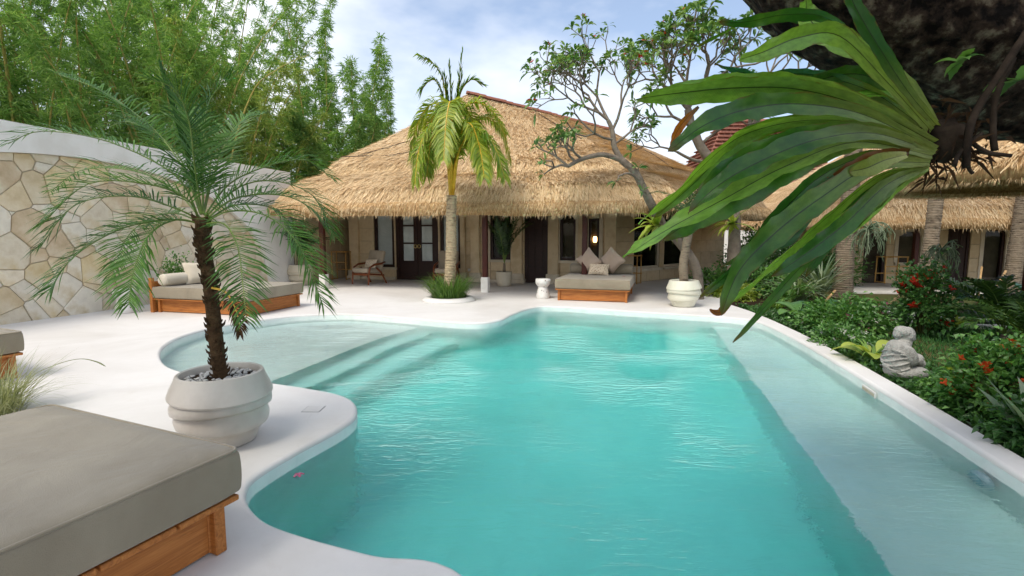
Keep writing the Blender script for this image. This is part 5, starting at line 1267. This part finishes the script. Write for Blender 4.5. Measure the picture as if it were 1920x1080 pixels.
fo = PD(1775, 262, 2.2)
FT = thing('nest_fern', "huge bird's nest fern with long wavy green fronds growing on the dark tree", 'fern', fo)
def fern_leaf(pts, w, tilt=0.0, mat='fern_blade', fold=0.16, wave=1.0, rnd=None, base=0.3, tipn=2.4):
    path = px_path(pts, 7); k = len(path); s = np.linspace(0, 1, k)
    T = unit(np.gradient(path, axis=0)); C = unit(np.array((0, 0, CAM_H)) - path)
    S0 = unit(np.cross(T, C)); N0 = np.cross(S0, T)
    tl_ = tilt + 0.25 * np.sin(s * 3 + random.uniform(0, 6)); Sd = S0 * np.cos(tl_)[:, None] + N0 * np.sin(tl_)[:, None]; N = np.cross(Sd, T)
    prof = (base + (1 - base) * np.sin(np.clip(s / 0.62, 0, 1) * PI / 2) ** 1.2) * (1 - np.clip((s - 0.5) / 0.5, 0, 1) ** tipn) ** 0.8
    hw = w * 0.5 * prof; ph = random.uniform(0, 6); rows = []; ac = []
    fr1, fr2 = random.uniform(26, 36), random.uniform(55, 75)
    for c in (-1, -0.72, -0.35, -0.05, 0.05, 0.35, 0.72, 1):
        edge = abs(c) ** 2; wv = wave * edge * (0.05 * np.sin(s * fr1 + ph + c) + 0.022 * np.sin(s * fr2 + 2 * ph - c)) * w * (0.3 + s)
        jag = 1 + edge * (0.05 * np.sin(s * fr1 * 1.1 + ph) + 0.035 * np.sin(s * fr2 * 1.2 + c)) * wave
        rows.append(path + Sd * (c * hw * jag)[:, None] + N * (abs(c) * fold * hw + wv)[:, None] - N * (0.012 if abs(c) < 0.1 else 0) * w)
        ac.append(np.full(k, c))
    V = np.concatenate(rows) - np.array(fo[:]); a = np.arange(7)[:, None, None] * k + np.arange(k - 1)[None, :, None]
    F = (a + np.array([0, k, k + 1, 1])).reshape(-1, 4)
    MB().add(V, F, across=np.concatenate(ac), along=np.tile(s, 8), rnd=random.uniform(0.0, 1.0) if rnd is None else rnd).build('frond', MAT[mat], FT, True)
FL_ = [
 ([(1770, 250, 2.2), (1705, 175, 2.15), (1640, 75, 2.1), (1600, 5, 2.1), (1580, -50, 2.1)], 0.085, .1), ([(1765, 250, 2.2), (1690, 150, 2.2), (1610, 95, 2.2), (1545, 62, 2.25), (1515, 30, 2.3), (1512, -5, 2.35)], 0.15, -.2),
 ([(1765, 255, 2.2), (1680, 140, 2.25), (1580, 70, 2.3), (1500, 38, 2.3), (1420, 32, 2.25), (1365, 55, 2.2), (1300, 92, 2.15)], 0.06, .5), ([(1760, 262, 2.2), (1660, 150, 2.15), (1575, 68, 2.1), (1500, 70, 2.05), (1430, 98, 2.0), (1385, 112, 2.0)], 0.12, .25),
 ([(1760, 272, 2.18), (1630, 205, 2.1), (1500, 168, 2.05), (1380, 165, 2.0), (1270, 175, 1.95), (1192, 186, 1.92)], 0.155, .1), ([(1762, 265, 2.2), (1640, 175, 2.25), (1520, 140, 2.3), (1420, 142, 2.3), (1340, 118, 2.3)], 0.13, .45),
 ([(1755, 280, 2.15), (1620, 215, 2.1), (1500, 195, 2.0), (1400, 205, 1.95), (1320, 235, 1.9), (1252, 285, 1.9)], 0.13, -.2), ([(1750, 290, 2.15), (1640, 235, 2.2), (1530, 222, 2.25), (1430, 240, 2.25), (1370, 275, 2.2), (1300, 345, 2.2), (1225, 410, 2.15)], 0.125, .15),
 ([(1748, 292, 2.1), (1620, 260, 2.0), (1500, 300, 1.9), (1400, 355, 1.82), (1310, 405, 1.78), (1240, 452, 1.76)], 0.19, .05), ([(1745, 300, 2.15), (1640, 290, 2.15), (1540, 330, 2.1), (1450, 415, 2.1), (1390, 490, 2.1), (1310, 560, 2.1)], 0.10, .3),
 ([(1742, 305, 2.1), (1640, 310, 2.0), (1540, 370, 1.95), (1450, 440, 1.92), (1385, 510, 1.9), (1352, 592, 1.9)], 0.15, .0), ([(1742, 308, 2.12), (1650, 330, 2.08), (1560, 400, 2.05), (1480, 470, 2.05), (1410, 530, 2.05), (1340, 590, 2.05)], 0.09, .5),
 ([(1740, 312, 2.12), (1665, 345, 2.1), (1590, 415, 2.1), (1520, 470, 2.1), (1445, 520, 2.1)], 0.12, .2), ([(1745, 285, 2.2), (1640, 260, 2.25), (1520, 285, 2.3), (1410, 330, 2.3), (1320, 390, 2.3), (1255, 440, 2.3)], 0.14, -.1),
 ([(1738, 318, 2.14), (1680, 350, 2.15), (1620, 405, 2.15), (1565, 455, 2.15)], 0.09, .35), ([(1745, 295, 2.12), (1650, 300, 2.1), (1560, 360, 2.2), (1490, 440, 2.2), (1420, 480, 2.2), (1350, 500, 2.2)], 0.12, -.35),
 ([(1758, 275, 2.2), (1660, 235, 2.3), (1560, 250, 2.35), (1450, 262, 2.4), (1360, 300, 2.4)], 0.13, .6), ([(1765, 258, 2.22), (1700, 190, 2.3), (1620, 150, 2.35), (1540, 165, 2.4), (1470, 210, 2.4)], 0.14, -.4),
 ([(1752, 285, 2.12), (1640, 250, 2.05), (1530, 262, 1.98), (1430, 300, 1.92), (1350, 345, 1.9), (1290, 400, 1.9)], 0.13, -.1), ([(1742, 310, 2.16), (1660, 335, 2.2), (1570, 430, 2.25), (1510, 520, 2.3)], 0.10, .1),
 ([(1740, 315, 2.1), (1690, 335, 2.05), (1640, 380, 2.02), (1580, 430, 2.0), (1530, 470, 2.0), (1480, 505, 2.0)], 0.10, .0)]
for i_, (pts, w, tl_) in enumerate(FL_):
    dY_ = (-.16, .0, .18)[i_ % 3]; pts = [(x, y, Y + dY_ * (j / (len(pts) - 1)) ** .7) for j, (x, y, Y) in enumerate(pts)]
    fern_leaf(pts, w * 0.66, tl_ * 1.4 + random.uniform(-.25, .25), wave=1.6, fold=0.3)
for pts, w, tl_ in FL_[2:] + FL_[4:]:                             # younger and older fronds between the main ones
    dx, dy, dY = random.uniform(-60, 50), random.uniform(-40, 40), random.uniform(-.12, .16); n_ = len(pts)
    if random.random() < 0.42: fern_leaf([(x + dx * j / n_ * 1.6, y + dy * j / n_ * 2.2, Y + dY * j / n_) for j, (x, y, Y) in enumerate(pts)], w * random.uniform(.4, .6), tl_ + random.uniform(-.7, .7), wave=1.8)
fern_leaf([(1700, 290, 2.0), (1660, 300, 1.98), (1625, 315, 1.97), (1592, 322, 1.97)], 0.075, 0, 'fern_yellow', wave=.3)
fern_leaf([(1705, 285, 2.05), (1640, 300, 2.02), (1570, 345, 2.02), (1500, 385, 2.02)], 0.09, .3, 'fern_dead')
fern_leaf([(1385, 520, 1.95), (1372, 555, 1.94), (1350, 585, 1.94), (1330, 580, 1.94)], 0.03, .2, 'fern_dead')
fern_leaf([(1310, 200, 2.0), (1285, 225, 1.98), (1268, 250, 1.98), (1258, 280, 1.98)], 0.035, .2, 'fern_dead')
m = MB(); nn = 300; a = RNG.normal(0, 1, (nn, 3)) * np.array((0.07, 0.07, 0.06)) + np.array((0.03, 0.05, 0.0)); scatter_leaves(m, a, RNG.normal(0, 1, (nn, 3)), RNG.uniform(.04, .13, nn), 0.012, .3)
o = m.build('root_mass', MAT['dry_leaf'], FT); o['kind'] = 'stuff'
bm = bmesh.new(); bmesh.ops.create_icosphere(bm, subdivisions=3, radius=0.085)
for v in bm.verts: v.co *= random.uniform(0.8, 1.15)
MB().bm(bm).build('crown_base', MAT['root'], FT, True)

# ---- thatched parasol on the lawn's far side
pc = PD(1945, 352, 7.6); pz = pc.z
UT = thing('thatched_parasol', 'round thatched parasol with a shaded underside near the palms', 'parasol', (pc.x, pc.y, -0.1))
zb = 2.28; Rr = 1.85
mb = MB().lathe([(0.12, zb + 0.95), (0.9, zb + 0.50), (Rr - 0.12, zb + 0.05), (Rr, zb), (Rr + 0.02, zb + 0.16), (Rr - 0.15, zb + 0.34), (0.95, zb + 0.78), (0.05, zb + 1.35)], 48); cpy = mb.build('canopy', MAT['thatch_base'], UT, True)
st = MB(); nn = 16000; a = RNG.uniform(0, 2 * PI, nn); rr2 = Rr * np.sqrt(RNG.uniform(0.02, 1.0, nn)); zz = np.interp(rr2, [0, 0.95, Rr - 0.15, Rr], [zb + 1.37, zb + 0.8, zb + 0.36, zb + 0.2])
out = np.stack([np.cos(a), np.sin(a), np.zeros(nn)], 1); pos = out * rr2[:, None] + np.array((0, 0, 1.0)) * zz[:, None]
d = unit(out * 0.85 + np.array((0, 0, -0.5)) + RNG.normal(0, .14, (nn, 3))); L = RNG.uniform(.1, .26, (nn, 1)); sd = unit(np.cross(d, np.array((0, 0, 1.0)))) * 0.005
st.add(np.stack([pos - sd, pos + sd, pos + d * L + sd * .4 + np.array((0, 0, .02)), pos + d * L - sd * .4], 1).reshape(-1, 3), np.arange(nn)[:, None] * 4 + np.arange(4), rnd=np.repeat(np.clip(RNG.normal(.5, .2, nn), 0, 1), 4))
nn = 5000; a = RNG.uniform(0, 2 * PI, nn); out = np.stack([np.cos(a), np.sin(a), np.zeros(nn)], 1); pos = out * (Rr - RNG.uniform(0, .3, (nn, 1))) + np.array((0, 0, zb + 0.04)); d = unit(out * .8 + np.array((0, 0, -.8)) + RNG.normal(0, .2, (nn, 3))); sd = unit(np.cross(d, RNG.normal(0, 1, (nn, 3)))) * .005
st.add(np.stack([pos - sd, pos + sd, pos + d * .14], 1).reshape(-1, 3), np.arange(nn)[:, None] * 3 + np.arange(3), rnd=np.repeat(np.clip(RNG.normal(.4, .2, nn), 0, 1), 3))
o = st.build('straw', MAT['thatch'], cpy); o['kind'] = 'stuff'
MB().tube([(0, 0, 0), (0, 0, zb + 1.2)], 0.06, 12).build('pole', MAT['post_wood'], UT, True)
for k in range(10):
    a = k * PI / 5; MB().tube([(0.05 * math.cos(a), 0.05 * math.sin(a), zb + 0.93), (1.72 * math.cos(a), 1.72 * math.sin(a), zb + 0.06)], 0.022, 6).build('rib', MAT['stake'], UT)

for pp, lb, n_, L_ in ((PD(1912, 150, 2.12), 'small bright fern sprouting on the dark tree bark', 7, 0.16), (PD(1800, 118, 2.12), 'tiny fern tuft growing on the dark bark above the nest fern', 6, 0.1)):
    epiphyte(lb, pp, n_, L_, 0.04, 'bush_leaf', (-40, 50), 60)
# ================================================================== garden planting
GZ = -0.08
def gp(x, y): p = P(x, y, GZ); return p
def bush(name, label, loc, rx, ry, h, n, L, W, mat, cat='shrub', clumps=34, flowers=(), low=0.1, group=None, six=False, jit=0.16):
    t = thing(name, label, cat, loc, 0, group)
    a = RNG.normal(0, 1, (clumps, 3)); a = unit(a) * RNG.uniform(0.35, 1.0, (clumps, 1)) ** 0.6; a[:, 2] = np.abs(a[:, 2]) * 0.95
    c = a * np.array((rx, ry, h * (1 - low))) + np.array((0, 0, h * low)); idx = RNG.integers(0, clumps, n)
    pos = c[idx] + RNG.normal(0, 1, (n, 3)) * np.array((rx, ry, h * .6)) * jit; pos[:, 2] = np.maximum(pos[:, 2], 0.015)
    d = unit(pos - np.array((0, 0, h * 0.2))) + RNG.normal(0, 0.55, (n, 3)) + np.array((0, 0, 0.1))
    m = MB(); tone = np.clip(0.25 + 0.5 * RNG.uniform(0, 1, clumps)[idx] + RNG.normal(0, .2, n), 0, 1)
    scatter_leaves(m, pos, d, RNG.uniform(.7, 1.2, n) * L, RNG.uniform(.8, 1.2, n) * W, 0.25, 0.15, tone, 0, None, six)
    m.build('foliage', MAT[mat], t)
    s = MB()
    for q in c[:14]: s.tube([(0.02 * random.uniform(-1, 1), 0.02 * random.uniform(-1, 1), 0), q * np.array((.45, .45, .55)), q * 0.97], [0.012, 0.009, 0.004], 5, False)
    s.build('stems', MAT['stem'], t)
    for mat_f, k, size in flowers:
        for i in range(k):
            q = c[random.randrange(clumps)]; q = q * random.uniform(1.0, 1.12) + RNG.normal(0, 0.03, 3); q[2] = max(q[2], 0.08)
            add_mesh('flower', FLOW[mat_f], t, q, (random.uniform(-1.2, 1.2), random.uniform(-1.2, 1.2), random.uniform(0, 6)), (size * random.uniform(.7, 1.2),) * 3)
    return t
def blade_mesh(L, W, el, bend, n=9, fold=0.25, oval=False):
    path = arc((0, 0, 0), 0, el, L, bend, n, 0, 1.4); s = np.linspace(0, 1, n + 1)
    w = W * ((np.sin(PI * np.clip(s * 0.9 + 0.08, 0, 1)) ** 0.8) if oval else (0.6 + 0.4 * np.sin(PI * s)) * (1 - s ** 3)) * 0.5
    sd = np.array((0, 1.0, 0)); up_ = np.array((0, 0, fold))
    V = np.concatenate([path - sd * w[:, None] + up_ * w[:, None], path, path + sd * w[:, None] + up_ * w[:, None]]); k = n + 1; j = np.arange(n)[:, None]
    return V, np.concatenate([j + np.array([0, k, k + 1, 1]), j + np.array([k, 2 * k, 2 * k + 1, k + 1])]), path
def strap(name, label, loc, n, L, W, mat, el=(35, 80), bend=(40, 100), cat='plant', group=None, variants=6):
    t = thing(name, label, cat, loc, 0, group); ms = []
    for i in range(variants):
        V, F, _ = blade_mesh(L * random.uniform(.75, 1.1), W * random.uniform(.8, 1.1), R(random.uniform(*el)), R(random.uniform(*bend)))
        ms.append(MB().add(V, F, rnd=random.random()).mesh('leaf', MAT[mat], True))
    for i in range(n): add_mesh('leaf', random.choice(ms), t, (random.uniform(-.02, .02), random.uniform(-.02, .02), 0), (0, random.uniform(-.15, .15), random.uniform(0, 2 * PI)))
    return t
def broad(name, label, loc, n, L, W, mat, stalk=0.3, cat='plant', group=None):
    t = thing(name, label, cat, loc, 0, group); ms = []
    for i in range(5):
        el = R(random.uniform(35, 75)); st = stalk * random.uniform(.6, 1.2); base = arc((0, 0, 0), 0, el, st, 0.3, 4)
        V, F, _ = blade_mesh(L * random.uniform(.8, 1.1), W * random.uniform(.85, 1.1), el - 0.5, R(70), 9, 0.22, True)
        m = MB().add(V + base[-1], F, rnd=random.random()); m.tube(base, 0.008, 5, False, 0, 0, rnd=0.6); ms.append(m.mesh('leaf', MAT[mat], True))
    for i in range(n): add_mesh('leaf', random.choice(ms), t, (0, 0, 0), (0, 0, i * 2.4 + random.uniform(-.4, .4)))
    return t
def small_palm(name, label, loc, th, n, L, ll, W, mat='palm_leaf', el=(40, 80), bend=(50, 100), rib='green_rib', group=None, nl=30):
    t = thing(name, label, 'palm', loc, 0, group)
    MB().tube([(0, 0, -0.02), (0.01, 0, max(th, .06))], [0.05, 0.035], 8, True, 0.08).build('trunk', MAT['palm_trunk'], t, True)
    for i in range(n):
        m = MB(); frond(m, arc((0.01, 0, max(th, .05)), i * 2.4 + random.uniform(-.3, .3), R(random.uniform(*el)), L * random.uniform(.75, 1.1), R(random.uniform(*bend)), 12), nl, ll, W, 0.2, 65, 28, 0.2, 0.2, 0.009, rnd0=random.uniform(.3, .7)); m.build('frond', [MAT[mat], MAT[rib]], t)
    return t
def grass_tuft(name, label, loc, n, L, W, mat, r=0.25, el=(55, 88), bend=(20, 90), cat='grass'):
    t = thing(name, label, cat, loc); m = MB(); k = 6
    for i in range(n):
        a = random.uniform(0, 2 * PI); q = r * math.sqrt(random.random()); p = arc((q * math.cos(a), q * math.sin(a), 0), a + random.uniform(-1, 1), R(random.uniform(*el)), L * random.uniform(.55, 1.1), R(random.uniform(*bend)), k)
        s = np.linspace(0, 1, k + 1); w = (W * (1 - s ** 2) * 0.5)[:, None]; sd = np.array((-math.sin(a), math.cos(a), 0.0)); V = np.concatenate([p - sd * w, p + sd * w]); j = np.arange(k)[:, None]
        m.add(V, j + np.array([0, k + 1, k + 2, 1]), rnd=random.random())
    o = m.build('blades', MAT[mat], t); o['kind'] = 'stuff'; return t
# tall coconut palms of the garden
def tall_palm(label, x, y, lean, r, h, D=None):
    b = P(x, y, -0.1) if D is None else PD(x, y, D); b.z = -0.1
    t = thing('tall_palm', label, 'palm', b, 0, 'tall palms of the garden')
    top = (lean[0], lean[1], h)
    ringed_trunk([(0, 0, 0), (lean[0] * .3, lean[1] * .3, h * .33), (lean[0] * .65, lean[1] * .65, h * .66), top], r, r * 0.7, 0.055, 18, 1.25).build('trunk', MAT['palm_trunk'], t, True)
    for k in range(11):
        m = MB(); frond(m, arc(top, k * 2.4, R(20 + 55 * random.random()), 2.6, R(95), 14), 40, 0.6, 0.035, 0.15, 70, 30, 0.4, 0.1, 0.03); m.build('frond', [MAT['palm_leaf'], MAT['green_rib']], t)
    return b
b1 = tall_palm('thick ringed palm trunk rising behind the pink flower bed', 1578, 560, (0.1, 0, ), 0.215, 7.2)
b2 = tall_palm('slim ringed palm trunk behind the red hibiscus', 1732, 575, (0.25, 0), 0.15, 7.6)
b3 = tall_palm('leaning palm trunk propped by a wooden stake', 1893, 556, (0.6, 0.2), 0.185, 7.6)
def tangle(label, p, n, L, spread):
    t = thing('hanging_epiphyte', label, 'plant', p); m = MB()
    for i in range(n):
        a = random.uniform(0, 2 * PI); pth = arc((0, 0, 0), a, R(random.uniform(-20, 60)), L * random.uniform(.6, 1.1), R(random.uniform(70, 140)) * spread, 8); pth[:, :2] *= 0.75
        m.tube(pth, np.linspace(.012, .007, len(pth)), 4, False, 0, 0, rnd=random.random())
        for _ in range(2):
            q = pth[random.randint(4, 7)]; m.tube([q, q + np.array((random.uniform(-.08, .08), random.uniform(-.08, .08), -.12)), q + np.array((random.uniform(-.1, .1), random.uniform(-.1, .1), -.24))], [.009, .008, .005], 4, False, 0, 0, rnd=random.random())
    m.build('strands', MAT['silver_leaf'], t)
tangle('pale stringy epiphyte hanging from the thick palm trunk', PD(1628, 430, 11.4), 34, 0.8, 1.1)
tangle('pale stringy epiphyte tuft on the slim palm trunk', PD(1765, 470, 9.3), 30, 0.5, 0.9)
# hibiscus on a stake, with red flowers
hb = gp(1728, 628); bush('hibiscus_bush', 'tall dark hibiscus bush with large red flowers tied to a stake', hb, 0.42, 0.4, 1.25, 2300, 0.085, 0.055, 'dark_bush_leaf', 'shrub', 46, (('red_petal', 20, 0.10),), 0.15)
def stake(label, a, b, r=0.028):
    t = thing('stake', label, 'stake', a, 0, None); MB().tube([(0, 0, -0.05), ((b - a) * .5)[:], (b - a)[:]], [r, r * .97, r * .92], 9, True, 0.05).build('pole', MAT['stake'], t, True)
    MB().tube([((b - a) * .5)[:], ((b - a) * .515)[:]], r * 1.1, 9).build('node', MAT['stake'], t, True)
a = gp(1720, 622); stake('upright bamboo stake in front of the red hibiscus', a, Vector((a.x + .02, a.y, 0.98)))
a = gp(1622, 605); stake('slanted stake leaning towards the hibiscus from the flower bed', a, PD(1695, 548, a.y + 1.2))
a = gp(1845, 580); stake('slanted stake propping the leaning palm trunk', a, PD(1886, 508, a.y + .8))
a = gp(1832, 570); stake('short upright stake beside the small palms', a, PD(1841, 500, a.y + .2), .022)
a = gp(1540, 572); stake('dark slanted stake propping the thick palm trunk', a, PD(1566, 545, a.y + .3), .03)
# beds along the coping
bush('flower_bush', 'leafy bush with pink and magenta flowers beside the coping', gp(1585, 628), 0.62, 0.5, 0.62, 2600, 0.085, 0.05, 'bush_leaf', 'shrub', 40, (('pink_petal', 30, 0.06), ('white_petal', 16, 0.045)))
bush('flower_bush', 'low bush dotted with small white flowers behind the coping', gp(1575, 655), 0.42, 0.35, 0.36, 1500, 0.06, 0.034, 'bush_leaf', 'shrub', 26, (('white_petal', 40, 0.04),))
bush('flower_bush', 'shrub with clusters of orange red flowers beside the coping', gp(1880, 790), 0.42, 0.42, 0.72, 3600, 0.07, 0.045, 'bush_leaf', 'shrub', 46, (('orange_petal', 110, 0.045),))
bush('flower_bush', 'green shrub with a few red flowers behind the orange one', gp(1925, 745), 0.42, 0.42, 0.6, 2400, 0.055, 0.035, 'bush_leaf', 'shrub', 40, (('red_petal', 30, 0.045),))
bush('round_bush', 'low round bush beside the statue', gp(1778, 756), 0.26, 0.26, 0.28, 1300, 0.05, 0.03, 'bush_leaf', 'shrub', 30, (('white_petal', 6, .02),))
bush('round_bush', 'pale leafy bush between the lawn and the orange flowers', gp(1840, 735), 0.3, 0.3, 0.3, 900, 0.085, 0.06, 'lime_leaf', 'shrub', 24)
bush('round_bush', 'dark dense bush at the coping below the orange flowers', gp(1960, 850), 0.36, 0.4, 0.42, 2000, 0.07, 0.045, 'dark_bush_leaf', 'shrub', 34)
bush('pink_flower_bush', 'little bush with pale pink flowers near the white path', gp(1642, 598), 0.35, 0.3, 0.35, 900, 0.06, 0.035, 'bush_leaf', 'shrub', 20, (('pink_petal', 12, .05), ('white_petal', 10, .04)))
broad('broadleaf_plant', 'large leaved green plant at the curve of the coping', gp(1500, 606), 12, 0.42, 0.26, 'bush_leaf', 0.3)
broad('broadleaf_plant', 'pale upright broad leaves beside the statue', gp(1640, 690), 9, 0.36, 0.2, 'lime_leaf', 0.22)
broad('broadleaf_plant', 'big leaved plant below the thick palm trunk', gp(1540, 600), 10, 0.38, 0.24, 'bush_leaf', 0.32)
broad('broadleaf_plant', 'bluish fan leaved plant by the leaning palm', gp(1915, 590), 9, 0.8, 0.5, 'blue_leaf', 0.7)
strap('strap_plant', 'arching strap leaved clump right beside the statue', gp(1632, 688), 46, 0.5, 0.035, 'grass_leaf', (40, 80), (50, 110))
strap('strap_plant', 'yellow striped arching clump beside the coping curve', gp(1455, 588), 50, 0.5, 0.035, 'grass_leaf', (40, 80), (50, 110))
strap('strap_plant', 'silvery long leaved clump behind the coping curve', PD(1500, 545, 11.6) * Vector((1, 1, 0)) + Vector((0, 0, GZ)), 70, 1.15, 0.05, 'silver_leaf', (45, 85), (40, 120))
strap('strap_plant', 'tall silvery green clump left of the thick palm trunk', PD(1540, 545, 12.4) * Vector((1, 1, 0)) + Vector((0, 0, GZ)), 60, 1.3, 0.055, 'silver_leaf', (50, 85), (40, 110))
strap('bromeliad', 'yellow green bromeliad in the lawn under the hibiscus', gp(1748, 618), 26, 0.42, 0.055, 'lime_leaf', (25, 70), (20, 70))
strap('bromeliad', 'yellow green bromeliad between the hibiscus and small palm', gp(1792, 615), 26, 0.45, 0.055, 'lime_leaf', (25, 70), (20, 70))
strap('agave', 'thick pale edged agave leaves reaching over the coping', P(1948, 842, 0.02), 12, 0.62, 0.12, 'silver_leaf', (20, 70), (10, 40))
small_palm('areca_palm', 'dark areca palm at the right of the lawn', gp(1880, 640), 0.1, 15, 1.25, 0.34, 0.03)
small_palm('areca_palm', 'dense areca palm next to the white path', gp(1930, 660), 0.1, 15, 1.3, 0.34, 0.03)
small_palm('areca_palm', 'small areca palm in front of the bungalow door', gp(1800, 588), 0.25, 11, 0.85, 0.24, 0.024)
small_palm('areca_palm', 'feathery fern palm behind the coping curve', gp(1478, 575), 0.05, 13, 0.8, 0.16, 0.02, 'bush_leaf')
small_palm('areca_palm', 'feathery fern palm under the pink flower bush', gp(1545, 625), 0.02, 12, 0.6, 0.12, 0.018, 'bush_leaf')
small_palm('potted_palm', 'tall slender bamboo palm growing in the plain round pot', Vector((pot_p.x, pot_p.y, .37)), 0.3, 18, 1.55, 0.34, 0.024, 'palm_leaf', (76, 89), (10, 60), nl=36)
small_palm('potted_palm', 'leafy palm growing in the cream ribbed pot', Vector((pot_l.x, pot_l.y, .54)), 0.3, 12, 1.4, 0.34, 0.026, 'palm_leaf', (55, 85), (40, 90))
# greenery between the two houses
for (px, D, rx, h, n, mat, lb) in ((1345, 13.2, 0.7, 0.75, 1500, 'bush_leaf', 'green bush behind the white ribbed pot'), (1405, 13.6, 0.8, 1.0, 1900, 'dark_bush_leaf', 'dark bush at the foot of the leafy frangipani'), (1450, 12.9, 0.8, 0.7, 1700, 'bush_leaf', 'light bush behind the coping curve plants'),
                                    (1500, 14.8, 1.0, 1.6, 2400, 'dark_bush_leaf', 'tall dark bush between villa and bungalow'), (1430, 15.8, 1.1, 1.9, 2600, 'bush_leaf', 'tall green bush at the villa corner'), (1560, 15.2, 0.9, 1.3, 1800, 'bush_leaf', 'rounded bush beside the bungalow veranda'), (1375, 12.4, 0.5, 0.5, 900, 'lime_leaf', 'low lime bush near the deck corner'),
                                    (1530, 19, 1.6, 3.2, 3000, 'dark_bush_leaf', 'large dark shrub far behind between the houses'), (1435, 20, 1.4, 2.6, 2400, 'bush_leaf', 'large green shrub behind the villa end')):
    p = PD(px, 500, D); p.z = GZ - .02; bush('garden_bush', lb, p, rx, rx * .85, h, n, 0.13, 0.06, mat, 'shrub', 40)
grass_tuft('planter_grass', 'green grass filling the white planter ring', Vector((pl_c.x, pl_c.y, .045)), 900, 0.68, 0.016, 'grass_leaf', 0.38)
grass_tuft('ornamental_grass', 'wispy ornamental grass behind the close daybed', P(-10, 775), 420, 0.62, 0.008, 'pale_grass', 0.2, (40, 88), (20, 90))
grass_tuft('ornamental_grass', 'thin grass stems leaning out of the planter ring', Vector((pl_c.x - .3, pl_c.y - .1, .05)), 24, 0.75, 0.01, 'pale_grass', 0.1, (35, 70), (20, 80))
bush('wall_shrub', 'flowering shrub between the drum stool and the headboard', S(-9.62, 8.6), 0.3, 0.42, 1.25, 1500, 0.08, 0.04, 'bush_leaf', 'shrub', 34, (('red_petal', 16, .05), ('pink_petal', 8, .04)))
# one long dry seed stem
a = P(30, 740); t = thing('seed_stem', 'long dry grass stem arching over the deck', 'grass', a)
m = MB(); pth = catmull([a[:], PD(60, 705, a.y)[:], PD(110, 682, a.y)[:], PD(150, 673, a.y)[:], PD(180, 678, a.y)[:], PD(198, 687, a.y)[:]], 5, False) - np.array(a[:]); m.tube(pth, np.interp(np.linspace(0, 1, len(pth)), [0, .6, .9, 1], [.003, .003, .007, .002]), 5, False, 0, 0, rnd=.3); m.build('stem', MAT['pale_grass'], t)
# lawn
nn = 42000; pts = []
v_ = RNG.uniform(2.9, 9.5, nn * 2); u_ = RNG.uniform(3.2, 14.0, nn * 2); keep = (u_ > 3.4 + 0.2 * v_) & (u_ < 13.6) & (v_ > 2.75 + 0.25 * np.sin(u_ * 1.7)); v_, u_ = v_[keep][:nn], u_[keep][:nn]
pos = np.stack([v_ * _ca + u_ * _sa, -v_ * _sa + u_ * _ca, np.full(len(v_), -0.09)], 1)
m = MB(); scatter_leaves(m, pos, RNG.normal(0, .55, (len(v_), 3)) + np.array((0, 0, 1.0)), RNG.uniform(.06, .13, len(v_)), .012, .15, .05)
o = m.build('lawn_grass', MAT['lawn_leaf']); props(o, 'thick dark green lawn grass beyond the flower beds', 'grass', None, 'stuff')
# low ground cover close along the coping
nn = 9000; u_ = RNG.uniform(1.5, 11.6, nn); v0_ = np.interp(u_, [1.5, 5.5, 7, 8.6, 9.8, 10.9, 11.6], [2.5, 2.47, 2.42, 2.3, 2.16, 2.0, 1.8]); v_ = v0_ + 0.05 + RNG.uniform(0, 1, nn) ** 1.5 * 0.75
pos = np.stack([v_ * _ca + u_ * _sa, -v_ * _sa + u_ * _ca, np.full(nn, -0.08) + RNG.uniform(0, .12, nn)], 1)
m = MB(); scatter_leaves(m, pos, RNG.normal(0, .7, (nn, 3)) + np.array((0, 0, .6)), RNG.uniform(.05, .11, nn), RNG.uniform(.025, .045, nn), .2, .1)
o = m.build('ground_cover', MAT['dark_bush_leaf']); props(o, 'low leafy ground cover along the pool coping', 'plants', None, 'stuff')
# stepping stones of the path
for k, (x, y, rx, ry) in enumerate(((1648, 603, .55, .4), (1690, 592, .5, .35), (1780, 604, .6, .35), (1830, 607, .6, .35), (1880, 612, .6, .4), (1910, 700, .5, .4))):
    c = gp(x, y); an = np.linspace(0, 2 * PI, 15)[:-1]; poly = [(rx * math.cos(a) * random.uniform(.85, 1.1), ry * math.sin(a) * random.uniform(.85, 1.1)) for a in an]
    o = MB().prism(poly, -0.03, 0.05).build('stepping_stone', MAT['path_stone'], None, False, (c.x, c.y, GZ)); props(o, ['pale stepping stone nearest the pink flower bed', 'pale stepping stone behind the hibiscus', 'pale stepping stone beside the bromeliads', 'pale stepping stone under the small areca palm', 'pale stepping stone beside the dark areca palm', 'pale stepping stone behind the red flowered shrub'][k], 'stone')
